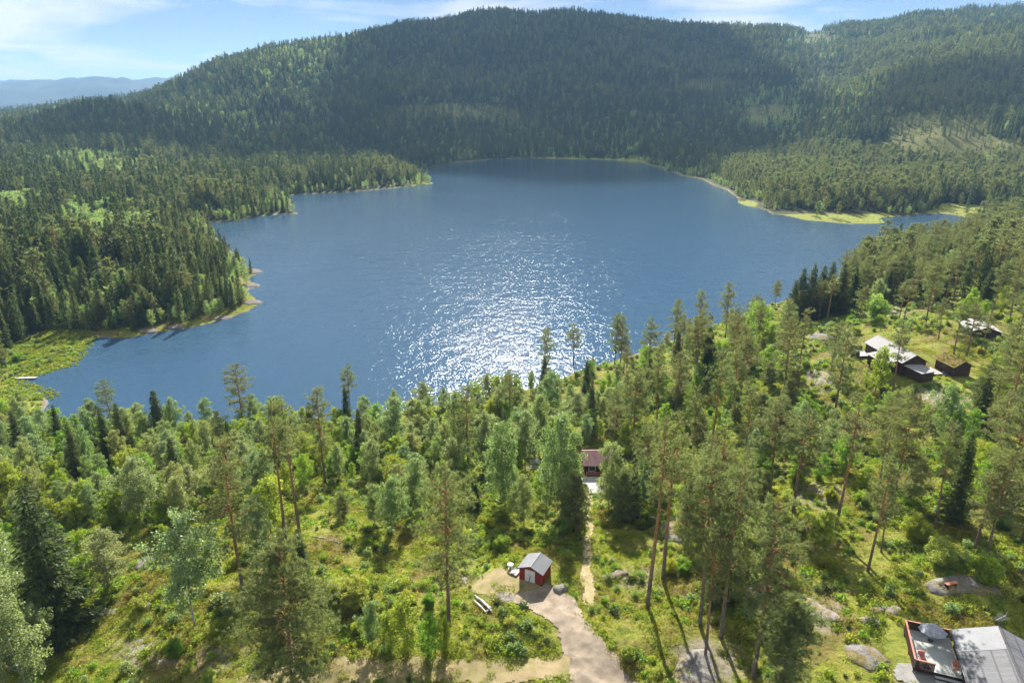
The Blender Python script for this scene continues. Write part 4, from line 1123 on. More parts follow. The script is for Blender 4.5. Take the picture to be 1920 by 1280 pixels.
ORD = ['nearest', 'second', 'third', 'fourth', 'fifth', 'sixth', 'seventh', 'eighth', 'ninth', 'tenth', 'eleventh', 'twelfth', 'thirteenth', 'fourteenth', 'fifteenth', 'sixteenth', 'seventeenth', 'eighteenth', 'nineteenth', 'twentieth', 'twenty-first', 'twenty-second', 'twenty-third', 'twenty-fourth', 'twenty-fifth', 'twenty-sixth', 'twenty-seventh', 'twenty-eighth']
def name_each(items):
    bins = {}
    for t in items:
        if t[9]: continue
        a, b = project(t[1], t[2], t[3]+t[4]*.5)
        best = min(MARKS, key=lambda m: (m[1]-a)**2 + ((m[2]-b)*1.3)**2)
        dx, dy = a-best[1], b-best[2]
        side = ('right of' if dx > 0 else 'left of') if abs(dx) > abs(dy) else ('above' if dy < 0 else 'below')
        bins.setdefault((t[0], best[0], side), []).append((dx*dx+dy*dy, t))
    for (kind, mk, side), L in bins.items():
        L.sort(key=lambda q: q[0])
        for i, (d, t) in enumerate(L):
            desc = LOOK[kind][0]
            if i < (len(ORD) if kind in ('shrub', 'aspen') else 12): t[6] = f'{desc}, {ORD[i]} {side} {mk}'
            else: t[6] = f'{desc} farther {side} {mk}'
LOOK['shrub'] = ('leafy green shrub', 1, 2)
shrubs.sort(key=lambda t: (not t[9], -(t[4]/t[2])*(1 if in_view(t[1], t[2], t[3]) else .001)))
name_each(trees); name_each(shrubs[:290])
crowd = [t for t in trees if ' farther ' in t[6] and t[0] in ('spruce', 'pine', 'birch')]
for kind in ('spruce', 'pine', 'birch'):
    c_ = [t for t in crowd if t[0] == kind]
    if c_: far_pts[kind] = np.vstack([far_pts[kind], np.array([[t[1], t[2], t[3]-.1, t[4]/FARH[kind]] for t in c_])])
trees = [t for t in trees if not any(t is c_ for c_ in crowd)]
for t in trees:
    if 42 < t[1] < 64 and t[2] < 100: print('NEARCABIN', t[0], [round(float(v), 1) for v in t[1:5]], t[6])
print('TREES', len(trees), {k: sum(t[0] == k for t in trees) for k in NAME}, 'shrubs', len(shrubs), 'far', {k: len(v) for k, v in far_pts.items()})

def plant(t):
    kind, X, Y, z_, h, mi, lab, grp, tint, hero = t
    trunk, crown, h0 = MODELS[kind][mi % len(MODELS[kind])]
    s = h/h0
    e = bpy.data.objects.new(NAME[kind], None); COL.objects.link(e)
    e.location = (X, Y, z_ - 0.05); e.rotation_euler = (0, 0, rr.uniform(0, 6.28))
    sx = s*rr.uniform(.85, 1.12) if not hero else (s*.86 if kind == 'pine' and h > 17 else s*1.25 if kind == 'spruce' and Y > 200 else s)
    if kind == 'shrub': sx = max(s*rr.uniform(.8, 1.3), 0.35)
    if kind in ('pine', 'spruce') and s < 0.75: sx *= 1.15
    e.scale = (sx, sx, s)
    tag(e, lab, CATEGORY[kind], grp)
    tn = bpy.data.objects.new('trunk' if kind != 'shrub' else 'stem', trunk); COL.objects.link(tn); tn.parent = e
    c = bpy.data.objects.new('crown' if kind != 'shrub' else 'foliage', crown); COL.objects.link(c); c.parent = e
    if tint: c.color = tint
for t in trees: plant(t)
for t in shrubs[:290]: plant(t)

# ------------------------------------------------------------------ masses nobody could count: woods, heath, marsh grass
def scatter(name, pts, scales, sources, label, cat, seed=0, tilt=0.0, vary=0.15):
    """points carrying instances of the source meshes"""
    r = np.random.default_rng(seed)
    me = bpy.data.meshes.new(name)
    me.vertices.add(len(pts)); me.vertices.foreach_set('co', np.asarray(pts, np.float32).ravel())
    sc = me.attributes.new('size', 'FLOAT_VECTOR', 'POINT')
    wv = r.uniform(1-vary, 1+vary, len(pts))
    sc.data.foreach_set('vector', np.column_stack([scales*wv, scales*wv, scales]).astype(np.float32).ravel())
    rt = me.attributes.new('turn', 'FLOAT_VECTOR', 'POINT')
    rt.data.foreach_set('vector', np.column_stack([r.normal(0, tilt, len(pts)), r.normal(0, tilt, len(pts)), r.uniform(0, 6.28, len(pts))]).astype(np.float32).ravel())
    vi = me.attributes.new('which', 'INT', 'POINT'); vi.data.foreach_set('value', r.integers(0, len(sources), len(pts)).astype(np.int32))
    ob = link(name, me)
    ng = bpy.data.node_groups.new(name, 'GeometryNodeTree')
    ng.interface.new_socket('Geometry', in_out='INPUT', socket_type='NodeSocketGeometry')
    ng.interface.new_socket('Geometry', in_out='OUTPUT', socket_type='NodeSocketGeometry')
    gi = ng.nodes.new('NodeGroupInput'); go = ng.nodes.new('NodeGroupOutput')
    iop = ng.nodes.new('GeometryNodeInstanceOnPoints'); iop.inputs['Pick Instance'].default_value = True
    m2p = ng.nodes.new('GeometryNodeMeshToPoints')
    ng.links.new(gi.outputs[0], m2p.inputs[0]); ng.links.new(m2p.outputs[0], iop.inputs['Points'])
    gti = ng.nodes.new('GeometryNodeGeometryToInstance')
    for s in reversed(sources):
        on = ng.nodes.new('GeometryNodeObjectInfo'); on.inputs['Object'].default_value = s; on.inputs['As Instance'].default_value = False
        ng.links.new(on.outputs['Geometry'], gti.inputs[0])
    ng.links.new(gti.outputs[0], iop.inputs['Instance'])
    for an, typ, sock in (('size', 'FLOAT_VECTOR', 'Scale'), ('turn', 'FLOAT_VECTOR', 'Rotation'), ('which', 'INT', 'Instance Index')):
        na = ng.nodes.new('GeometryNodeInputNamedAttribute'); na.data_type = typ; na.inputs['Name'].default_value = an
        ng.links.new(na.outputs[0], iop.inputs[sock])
    ng.links.new(iop.outputs[0], go.inputs[0])
    md = ob.modifiers.new('scatter', 'NODES'); md.node_group = ng
    return tag(ob, label, cat, kind='stuff')
scatter('spruce_wood', far_pts['spruce'][:, :3], far_pts['spruce'][:, 3], FAR['spruce'], 'dark spruce forest covering the hills round the lake', 'forest', 1)
scatter('pine_wood', far_pts['pine'][:, :3], far_pts['pine'][:, 3], FAR['pine'], 'olive green pine forest on the hills and the right shore', 'forest', 2)
scatter('birch_wood', far_pts['birch'][:, :3], far_pts['birch'][:, 3], FAR['birch'], 'pale green birch woods dotted through the hillside forest', 'forest', 3)

def tuft(name, seed, n, rad, h, mats, blade, flat=0.5):
    r = np.random.default_rng(seed); t = Tree(seed)
    a = r.uniform(0, 6.28, n); R = rad*np.sqrt(r.uniform(0, 1, n))
    zt = h*(1-(R/rad)**2*0.7)*r.uniform(0.1, 1, n)
    c = np.column_stack([np.cos(a)*R, np.sin(a)*R, zt])
    t.leaves(c, r.normal(0, 1, (n, 3)) + np.array([0, 0, 1.3-flat]), blade*r.uniform(.7, 1.5, n), blade*0.42)
    lv = np.concatenate(t.lv)
    return bpy.data.objects.new(name, new_mesh(name, lv, np.arange(len(lv)).reshape(-1, 3), [mats]))
HEATH = [tuft('heath_tuft', 61, 70, .55, .30, M['heath'], .17), tuft('heath_tuft', 62, 90, .75, .38, M['heath'], .20), tuft('heath_tuft', 63, 50, .38, .42, M['heath'], .16, 0), tuft('heath_tuft', 64, 80, .9, .25, M['heath'], .18)]
GRASS = [tuft('grass_tuft', 71, 60, .5, .25, M['grass'], .30, -0.5), tuft('grass_tuft', 72, 50, .4, .30, M['grass'], .34, -0.6)]
# heath over the near land
gx, gy = [], []
for Y in np.arange(50, 300, 0.8):
    k = 0.8 if Y < 110 else (1.1 if Y < 170 else 1.8)
    if Y >= 110 and rr.uniform() > 0.8/k: continue
    xs = np.arange(-0.92*Y, 0.92*Y, k); gx.append(xs + rr.uniform(-.5, .5, len(xs))*k); gy.append(np.full(len(xs), Y) + rr.uniform(-.5, .5, len(xs))*k)
gx = np.concatenate(gx); gy = np.concatenate(gy); gz = hgt(gx, gy); gs = sdist(gx, gy); qx, qy = project(gx, gy, gz)
keep = (gs > 1.2) & (qx > -150) & (qx < 2070) & (qy < 1420)
rockv = np.zeros(len(gx)); grassv = np.zeros(len(gx))
uu = np.clip((gx/gy - U[0])/(U[1]-U[0]), 0, NU-1).astype(int); vv = np.clip((np.log(gy)-V[0])/(V[1]-V[0]), 0, NV-1).astype(int)
rockv = cov[uu, vv, 0]; grassv = cov[uu, vv, 1]
ontrack = (in_poly(qx, qy, TRACK_PX) | in_poly(qx, qy, YARD_PX)) & ~in_poly(qx, qy, DRIVE_PX) & (rr.uniform(size=len(gx)) < .7*sstep(.42, .58, fbm(gx/2.2, gy/2.2, 5)))
for poly in KEEP: keep &= ontrack | ~in_poly(qx + (vnoise(gx, gy, 1)-.5)*14, qy + (vnoise(gx+9, gy, 2)-.5)*8, poly)
for (cx_, cy_), r0, fade, z in PADS: keep &= (gx-cx_)**2 + (gy-cy_)**2 > (r0-1.2)**2
patch = fbm(gx/6, gy/6, 3)
keep &= rr.uniform(size=len(gx)) < np.clip((1.0-rockv*1.05)*sstep(0.30, 0.52, patch)*1.1, 0.03, 1)
isg = (grassv > .3) & (rr.uniform(size=len(gx)) < grassv)
kh = keep & ~isg; kg = keep & isg
scatter('heath_cover', np.column_stack([gx, gy, gz-0.03])[kh], rr.uniform(.6, 1.5, kh.sum()), HEATH, 'low berry heath and heather over the near ground', 'heath', 5, 0.1)
# marsh grass at the water's edge
mx_, my_ = [], []
for Y in np.arange(180, 340, 1.0):
    xs = np.arange(-0.85*Y, -0.3*Y, 1.0); mx_.append(xs + rr.uniform(-.5, .5, len(xs))); my_.append(np.full(len(xs), Y) + rr.uniform(-.5, .5, len(xs)))
mx_ = np.concatenate(mx_); my_ = np.concatenate(my_); mz = hgt(mx_, my_); ms = sdist(mx_, my_); qx, qy = project(mx_, my_, mz)
uu = np.clip((mx_/my_ - U[0])/(U[1]-U[0]), 0, NU-1).astype(int); vv = np.clip((np.log(my_)-V[0])/(V[1]-V[0]), 0, NV-1).astype(int)
km = (ms > -2.5) & (cov[uu, vv, 1] > .45) & (my_ < 420)
gp = np.vstack([np.column_stack([gx, gy, gz-0.02])[kg], np.column_stack([mx_, my_, np.maximum(mz, -.05)])[km]])
scatter('grass_cover', gp, rr.uniform(.6, 1.3, len(gp)), GRASS, 'bright grass of the marsh, the lawn and the clearing', 'grass', 6, 0.1)

# knee-high undergrowth: ferns, bilberry, birch and rowan seedlings
def low_bush(name, seed, h, wid, m, leaf):
    t = grow_bush(seed, h, wid, .55, leaf, .6)
    return bpy.data.objects.new(name, t.joined(name, M['bark_spruce'], M[m]))
UNDER = [low_bush('low_bush', 81, .8, .7, 'leaf_bush', .15), low_bush('low_bush', 82, .6, .8, 'leaf_bush', .16), low_bush('low_bush', 83, 1.1, .6, 'leaf_birch', .15), low_bush('low_bush', 84, .7, .9, 'needle_spruce', .15), low_bush('low_bush', 85, .5, .7, 'leaf_bush', .14)]
ux, uy = [], []
for Y in np.arange(50, 330, 1.15):
    kx = 1.15*(1 + max(0, Y-110)/180)
    xs = np.arange(-0.92*Y, 0.92*Y, kx); ux.append(xs + rr.uniform(-.6, .6, len(xs))*kx); uy.append(np.full(len(xs), Y) + rr.uniform(-.6, .6, len(xs)))
ux = np.concatenate(ux); uy = np.concatenate(uy); uz = hgt(ux, uy); us = sdist(ux, uy); qx, qy = project(ux, uy, uz)
ku = (us > 1.2) & (qx > -150) & (qx < 2070) & (qy < 1420) & ~((ux < -60) & (uy > 230))
iu = np.clip((ux/uy - U[0])/(U[1]-U[0]), 0, NU-1).astype(int); iv = np.clip((np.log(uy)-V[0])/(V[1]-V[0]), 0, NV-1).astype(int)
rk = cov[iu, iv, 0]
for poly in KEEP: ku &= ~in_poly(qx, qy, poly)
for (cx_, cy_), r0, fade, z in PADS: ku &= (ux-cx_)**2 + (uy-cy_)**2 > (r0-.5)**2
lush = 0.27 + 0*ux
for x, y, rx, ry, a in [(330,860,500,90,.6),(80,1000,170,120,.6),(900,900,230,120,.55),(930,1030,120,60,.55),(1010,1010,120,60,.5),(1250,850,150,160,.5),(1400,780,160,120,.45),(1500,960,280,120,.45),(1750,930,240,120,.45),(1840,1060,120,50,.5),
                        (950,1195,110,35,.75),(1180,1215,60,80,.5),(720,1170,170,60,.45),(1130,1040,60,80,.4),(640,1080,120,60,.25),(350,1130,140,120,.22),(1500,1230,120,60,.25),(1300,1050,110,100,.22),(1560,620,130,60,.3),(1700,580,150,40,.3),(1800,760,150,60,.3),(900,1060,80,30,.6),(1690,670,220,70,.35),(700,1040,140,50,.35),(450,1080,160,70,.3)]:
    lush = np.maximum(lush, a*(1-sstep(.6, 1.25, np.sqrt(((qx-x)/rx)**2 + ((qy-y)/ry)**2))))
lush *= sstep(.33, .6, fbm(ux/5.5, uy/5.5, 4))*2.2
prot = np.zeros(len(ux), bool)
for x0, y0, x1, y1 in PROTECT: prot |= (qx > x0-4) & (qx < x1+4) & (qy > y0-2) & (qy < y1+8)
ku &= (rr.uniform(size=len(ux)) < lush*(1-rk*1.2)) & ~prot
scatter('undergrowth', np.column_stack([ux, uy, uz-.04])[ku], rr.uniform(.55, 1.5, ku.sum())*(1+(uy[ku] > 130)*.25), UNDER, 'low leafy undergrowth between the near trees', 'undergrowth', 8, .08, .3)

# ------------------------------------------------------------------ drive, track, paths draped over the ground
def drape(name, poly_px, m, lift, cell=0.45, ragged=6.0, seed=1):
    P = np.array([ground_px(x, min(y, 1400))[:2] for x, y in poly_px])
    x0, y0 = P.min(0) - 1; x1, y1 = P.max(0) + 1
    nx, ny = int((x1-x0)/cell)+2, int((y1-y0)/cell)+2
    gx_, gy_ = np.meshgrid(x0+np.arange(nx)*cell, y0+np.arange(ny)*cell, indexing='ij')
    wob = ragged*0.1
    cxs = gx_[:-1, :-1]+cell/2; cys = gy_[:-1, :-1]+cell/2
    ins = in_poly(cxs + (fbm(cxs/1.6, cys/1.6, seed)-.5)*wob*2.2, cys + (fbm(cxs/1.6+7, cys/1.6, seed+1)-.5)*wob*2.2, P)
    used = {}; vs = []; fs = []
    for i, j in zip(*np.nonzero(ins)):
        q = []
        for a, b in ((i, j), (i+1, j), (i+1, j+1), (i, j+1)):
            if (a, b) not in used:
                used[(a, b)] = len(vs)
                vs.append((gx_[a, b], gy_[a, b], float(hgt(gx_[a, b], gy_[a, b])) + lift + 0.03*(float(vnoise(gx_[a, b], gy_[a, b], 2))-.5)))
            q.append(used[(a, b)])
        fs.append(tuple(q))
    return tag(link(name, new_mesh(name, vs, fs, [m], None, True)), kind='structure')
drape('dirt_track', TRACK_PX, M['dirt'], 0.07, 0.25, 12, 1)
drape('shed_yard', YARD_PX, M['dirt'], 0.075, 0.2, 10, 4)
drape('gravel_drive', DRIVE_PX, M['gravel'], 0.10, 0.2, 9, 3)
drape('footpath', PATH_PX, M['path'], 0.09, 0.18, 5, 5)

# ------------------------------------------------------------------ rocks
def slab_rock(poly_px, rise, label, m='rock', seed=1, cat='rock', dist=None):
    P = np.array([ground_px(x, min(y, 1400)) for x, y in poly_px])
    P2 = densify(P, 3)
    P2[:, :2] += (np.random.default_rng(seed).random((len(P2), 2))-.5)*0.25
    c = P2.mean(0); n = len(P2)
    vs, fs = [], []
    rings = [(1.06, -0.6), (1.02, -0.05), (0.93, 0.45), (0.78, 0.75), (0.52, 0.95), (0.25, 1.02)]
    rg = np.random.default_rng(seed+50)
    for s, hgt_f in rings:
        for p in P2:
            q = c + (p-c)*s
            zg = float(hgt(q[0], q[1]))
            zz = zg + (hgt_f if hgt_f < 0 else rise*hgt_f) + (float(fbm(np.array(q[0]/1.3+seed), np.array(q[1]/1.3), 2))-.5)*0.35*rise*(hgt_f > 0.3)
            vs.append((q[0]-c[0], q[1]-c[1], zz-c[2]))
    vs.append((0, 0, float(hgt(c[0], c[1]))+rise*1.0-c[2]))
    for r_ in range(len(rings)-1):
        for i in range(n):
            a = r_*n; fs.append((a+i, a+(i+1) % n, a+n+(i+1) % n, a+n+i))
    a = (len(rings)-1)*n
    for i in range(n): fs.append((a+i, a+(i+1) % n, len(vs)-1))
    o = link('rock', new_mesh('rock', vs, fs, [M[m]], None, True), None, c)
    return tag(o, label, cat)
slab_rock([(1735,1096),(1752,1084),(1790,1078),(1835,1083),(1870,1103),(1885,1119),(1850,1116),(1800,1113),(1770,1120),(1745,1110)], 0.5, 'large domed grey rock carrying the red bench', 'rock_dark', 1)
slab_rock([(1488,1115),(1500,1113),(1530,1128),(1585,1163),(1570,1168),(1530,1162),(1505,1150)], 0.35, 'smooth tilted rock slab above the deck lawn', 'rock', 2)
slab_rock([(1580,1210),(1600,1205),(1640,1215),(1668,1240),(1665,1256),(1630,1259),(1590,1237)], 0.35, 'mossy grey rock slab left of the deck', 'rock_dark', 3)
slab_rock([(1625,1142),(1640,1134),(1662,1138),(1660,1148),(1640,1150)], 0.3, 'white stone in the grassy hollow above the deck, left one', 'rock', 4)
slab_rock([(1656,1140),(1678,1134),(1692,1142),(1684,1152),(1664,1154)], 0.3, 'white stone in the grassy hollow above the deck, right one', 'rock', 5)
slab_rock([(1608,1158),(1625,1155),(1655,1168),(1645,1174),(1618,1170)], 0.3, 'pale flat stone below the two white stones', 'rock', 6)
slab_rock([(1252,1280),(1275,1238),(1300,1216),(1335,1222),(1350,1260),(1345,1292),(1262,1296)], 0.6, 'rough lichen-covered boulder at the bottom right of the drive', 'rock_dark', 7)
slab_rock([(925,1119),(936,1106),(955,1108),(972,1121),(952,1129),(930,1129)], 0.12, 'flat pale rock in the gravel before the shed', 'rock', 8)
slab_rock([(1498,914),(1525,912),(1550,922),(1573,936),(1570,948),(1540,938),(1510,924)], 0.3, 'pale rock band beside the straight orange-trunked pine', 'rock', 9)
slab_rock([(1036,1101),(1055,1096),(1066,1106),(1050,1116),(1038,1110)], 0.5, 'grey boulder right of the shed', 'rock_dark', 10)
slab_rock([(864,1084),(872,1080),(878,1092),(872,1099)], 0.3, 'small white stone left of the shed yard', 'rock', 11)
slab_rock([(1128,1082),(1150,1072),(1175,1066),(1180,1076),(1160,1086),(1135,1090)], 0.4, 'pinkish rock beside the footpath', 'rock', 12)
slab_rock([(1076,770),(1088,764),(1100,770),(1096,778),(1080,778)], 0.9, 'grey boulder between shore birches', 'rock', 13)
slab_rock([(1512,630),(1530,624),(1552,628),(1570,636),(1550,640),(1520,638)], 0.6, 'grey rock ledge left of the brown cabin', 'rock_dark', 14)
slab_rock([(1720,742),(1745,735),(1785,748),(1800,762),(1760,766),(1730,756)], 0.4, 'broad bare rock below the small brown shed', 'rock', 15)
slab_rock([(1362,674),(1378,667),(1392,670),(1386,680),(1368,682)], 0.5, 'white rock on the slope above the shore, lower one', 'rock', 16)
slab_rock([(1428,652),(1440,644),(1454,648),(1448,658),(1432,658)], 0.5, 'white rock on the slope above the shore, upper one', 'rock', 17)
slab_rock([(1505,700),(1530,690),(1560,700),(1575,718),(1540,726),(1510,716)], 0.4, 'bare tan rock on the open slope left of the cabins', 'rock', 18)
slab_rock([(1620,578),(1650,572),(1690,580),(1680,588),(1640,588)], 0.4, 'tan rock shelf on the mossy rise', 'rock', 19)
slab_rock([(1725,788),(1755,782),(1770,796),(1745,808),(1722,800)], 0.7, 'dark shaded rock below the broad bare rock', 'rock_dark', 20)
slab_rock([(222,1222),(250,1200),(275,1196),(280,1212),(255,1230),(232,1236)], 0.15, 'tan rock patch on the grassy knoll, lower one', 'rock', 21)
slab_rock([(172,1152),(195,1142),(222,1140),(214,1152),(185,1162)], 0.2, 'tan rock patch on the grassy knoll, upper one', 'rock', 22)
slab_rock([(238,1068),(258,1050),(285,1040),(290,1052),(262,1068)], 0.35, 'mossy rock at the foot of two saplings at left', 'rock_dark', 23)
slab_rock([(258,1138),(272,1128),(290,1132),(280,1142)], 0.2, 'small pale stone on the grassy knoll', 'rock', 24)
slab_rock([(1388,1102),(1420,1096),(1450,1104),(1440,1120),(1400,1122)], 0.3, 'pale rock between the pines of the rocky cluster', 'rock', 25)
slab_rock([(1240,985),(1275,970),(1300,990),(1285,1020),(1250,1015)], 0.8, 'grey rock behind the tallest pine', 'rock_dark', 26)
# shore stones on the left point
for i, (x, y, lab) in enumerate([(476,568,'rocky tip of the left point, reddish ledge'),(470,536,'rocky spur of the left point, middle one'),(478,510,'rocky spur of the left point, farthest one'),(420,598,'grey shore ledge of the left point'),(330,614,'grey shore ledge deeper in the left cove'),(280,622,'low shore ledge near the marsh')]):
    w_ = 22 if i in (0, 3, 4, 5) else 14
    slab_rock([(x-w_, y+1), (x-w_*.5, y-5), (x+w_*.4, y-5), (x+w_, y), (x+w_*.4, y+3), (x-w_*.5, y+4)], 0.5, lab, 'wet_rock', 60+i)

# ------------------------------------------------------------------ buildings
def gable_roof(G_, w, d, he, hr, over=0.3, endover=0.3, t=0.10):
    """two roof plates, ridge along local y"""
    a = w/2; sl = (hr-he)/a
    xe = a+over; ze = he - sl*over
    y0, y1 = -d/2-endover, d/2+endover
    left = G().slab([(-xe, y0, ze+t), (-0.0, y0, hr+t), (-0.0, y1, hr+t), (-xe, y1, ze+t)], t)
    right = G().slab([(0.0, y0, hr+t), (xe, y0, ze+t), (xe, y1, ze+t), (0.0, y1, hr+t)], t)
    return left, right
def uv_planar(me, ax):
    uv = me.uv_layers.new(name='UVMap')
    for lp in me.loops:
        c = me.vertices[lp.vertex_index].co
        uv.data[lp.index].uv = (c.y, math.copysign(math.hypot(c.x, c.z*1.0), c.x))
def house(name, label, loc, rot, w, d, he, hr, wall, roof, trim, over=0.35, endover=0.35, cat='cabin', windows=(), doors=()):
    t = thing(name, label, cat, loc, rot)
    G().gable(w, d, he, hr-0.02, inset=0.0).obj('wall', M[wall], t)
    L, R_ = gable_roof(None, w, d, he, hr, over, endover)
    rf = L.obj('roof', M[roof], t); r2 = R_.obj('roof', M[roof], t)
    uv_planar(rf.data, 0); uv_planar(r2.data, 0)
    G().box(-0.09, 0.09, -d/2-endover+0.01, d/2+endover-0.01, hr+0.075, hr+0.135).obj('ridge_cap', M[roof], rf)
    sl = (hr-he)/(w/2); xe = w/2+over; ze = he-sl*over
    for sy in (-1, 1):
        y = sy*(d/2+endover+0.012)
        for sx in (-1, 1):
            g = G().add([(0, y-.015, hr+.12), (sx*xe, y-.015, ze+.12), (sx*xe, y-.015, ze-.08), (0, y-.015, hr-.08), (0, y+.015, hr+.12), (sx*xe, y+.015, ze+.12), (sx*xe, y+.015, ze-.08), (0, y+.015, hr-.08)],
                        [(0,1,2,3),(7,6,5,4),(0,4,5,1),(1,5,6,2),(2,6,7,3),(3,7,4,0)])
            g.obj('bargeboard', M[trim], t)
    for (side, u, z0, ww, hh) in windows:       # side: 0 front(-y) 1 right 2 back 3 left
        fr = G(); gl = G()
        def put(g, u0, u1, za, zb, o0, o1):
            if side == 0: g.box(u0, u1, -d/2-o1, -d/2-o0, za, zb)
            elif side == 2: g.box(u0, u1, d/2+o0, d/2+o1, za, zb)
            elif side == 1: g.box(w/2+o0, w/2+o1, u0, u1, za, zb)
            else: g.box(-w/2-o1, -w/2-o0, u0, u1, za, zb)
        put(gl, u-ww/2, u+ww/2, z0, z0+hh, -0.03, 0.02)
        for a, b, c_, e in ((u-ww/2-.08, u+ww/2+.08, z0+hh, z0+hh+.08), (u-ww/2-.08, u+ww/2+.08, z0-.08, z0), (u-ww/2-.08, u-ww/2, z0, z0+hh), (u+ww/2, u+ww/2+.08, z0, z0+hh)):
            put(fr, a, b, c_, e, -0.02, 0.05)
        win = gl.obj('window', M['glass'], t); fr.obj('frame', M['white_paint'] if trim != 'brown_boards' else M['brown_boards'], win)
    return t

# the red shed
shed_rot = math.radians(-26)
t = thing('shed', 'small red wooden shed with grey sheet roof and white doors', 'shed', (3.15, 78.05, 18.0), shed_rot)
W_, D_, HE, HR = 3.2, 2.9, 1.95, 2.62
G().gable(W_-.06, D_-.06, HE, HR-.04).obj('wall', M['red_paint'], t)
cl = G()
for k in range(21):        # upright boards with gaps on all four walls
    x = -W_/2 + .02 + k*(W_-.04)/21; top = HE + (HR-HE)*(1-abs(x+.07)/(W_/2)) - .06
    if not (-0.82 < x+.07 < .62): cl.box(x, x+.125, -D_/2-.012, -D_/2+.03, .06, top)
    else: cl.box(x, x+.125, -D_/2-.012, -D_/2+.03, 1.92, max(top, 1.95))
    cl.box(x, x+.125, D_/2-.03, D_/2+.012, .06, top)
for k in range(19):
    y = -D_/2 + .04 + k*(D_-.08)/19
    for sx in (-1, 1): cl.box(sx*(W_/2-.03)-.01*(sx < 0)-.0, sx*(W_/2-.03)+.045*sx if sx > 0 else -W_/2-.015+.0, y, y+.125, .06, HE-.02) if sx > 0 else cl.box(-W_/2-.015, -W_/2+.03, y, y+.125, .06, HE-.02)
tag(cl.obj('cladding', M['red_paint'], t), kind='stuff')
for sx in (-1, 1):
    for sy in (-1, 1):
        G().box(sx*W_/2-.07, sx*W_/2+.07, sy*D_/2-.07, sy*D_/2+.07, 0, HE-.03).obj('corner_board', M['red_paint'], t)
L, R_ = gable_roof(None, W_, D_, HE, HR, .28, .30, .06)
rf = L.obj('roof', M['sheet_roof'], t); R_.obj('roof', M['sheet_roof'], t)
ribs = G()
for sx in (-1, 1):
    for k in range(12):
        y = -D_/2-.24 + k*.29; sl = (HR-HE)/(W_/2); xe = W_/2+.27
        a = (0.03*sx, y, HR-.03*sl+.062); b = (sx*xe, y, HE-sl*.27+.062)
        ribs.add([a, b, (b[0], y+.03, b[2]), (a[0], y+.03, a[2]), (a[0], y, a[2]+.018), (b[0], y, b[2]+.018), (b[0], y+.03, b[2]+.018), (a[0], y+.03, a[2]+.018)], [(4,5,6,7),(0,1,5,4),(2,3,7,6),(1,2,6,5),(3,0,4,7)])
tag(ribs.obj('roof_ribs', M['sheet_roof'], rf), kind='stuff')
G().box(-.10, .10, -D_/2-.31, D_/2+.31, HR+.052, HR+.085).obj('ridge_cap', M['sheet_roof'], rf)
for sy in (-1, 1):
    for sx in (-1, 1):
        y = sy*(D_/2+.315); sl = (HR-HE)/(W_/2); xe = W_/2+.29; ze = HE-sl*.29
        G().add([(0,y-.012,HR+.075),(sx*xe,y-.012,ze+.075),(sx*xe,y-.012,ze-.06),(0,y-.012,HR-.06),(0,y+.012,HR+.075),(sx*xe,y+.012,ze+.075),(sx*xe,y+.012,ze-.06),(0,y+.012,HR-.06)],
                [(0,1,2,3),(7,6,5,4),(0,4,5,1),(1,5,6,2),(2,6,7,3),(3,7,4,0)]).obj('bargeboard', M['metal_dark'], t)
for x0 in (-.84, -.105):
    dr = G().box(x0, x0+.72, -D_/2-.045, -D_/2+.01, .04, 1.88).obj('door', M['white_paint'], t)
    hx_ = x0+.64 if x0 < -.5 else x0+.08
    G().box(hx_-.015, hx_+.015, -D_/2-.08, -D_/2-.046, .95, 1.10).obj('handle', M['metal_dark'], dr)
# a pole leaning on the doors
c_, s_ = math.cos(shed_rot), math.sin(shed_rot)
def shed_pt(x, y, z): return (3.15 + c_*x - s_*y, 78.05 + s_*x + c_*y, 18.0 + z)
p0, p1 = shed_pt(-.18, -1.95, .12), shed_pt(.02, -1.56, 1.05)
po = G().tube([(0, 0, 0), tuple(np.array(p1)-np.array(p0))], .04, 6).obj('pole', M['metal_dark'], None, p0)
tag(po, 'short dark pole leaning against the white shed doors', 'pole')
# spool table and pallet boards left of the shed
b = ground_px(957, 1068); z0 = b[2]+.02
tb = thing('round_table', 'round white cable-spool table left of the red shed', 'table', (b[0], b[1]+.3, z0))
disc = lambda r, za, zb, k=18: G().tube([(0, 0, za), (0, 0, zb)], r, k)
disc(.46, .66, .72).obj('table_top', M['white_wood'], tb); disc(.20, .05, .66, 10).obj('drum', M['white_wood'], tb); disc(.40, 0, .05).obj('base', M['white_wood'], tb)
b2 = ground_px(963, 1072)
st = thing('board_stack', 'low stack of bleached boards against the shed wall', 'boards', (b2[0]+.35, b2[1], b2[2]+.08), math.radians(-32))
for k in range(6):
    G().box(-.55+k*.19, -.55+k*.19+.16, -.95, .95, .16, .20).obj('board', M['white_wood'], st)
for y in (-.7, 0, .7): G().box(-.55, .55, y-.05, y+.05, 0, .155).obj('bearer', M['white_wood'], st)
disc(.30, .205, .32, 12).obj('lid', M['white_paint'], st, (-.15, -.55, 0))
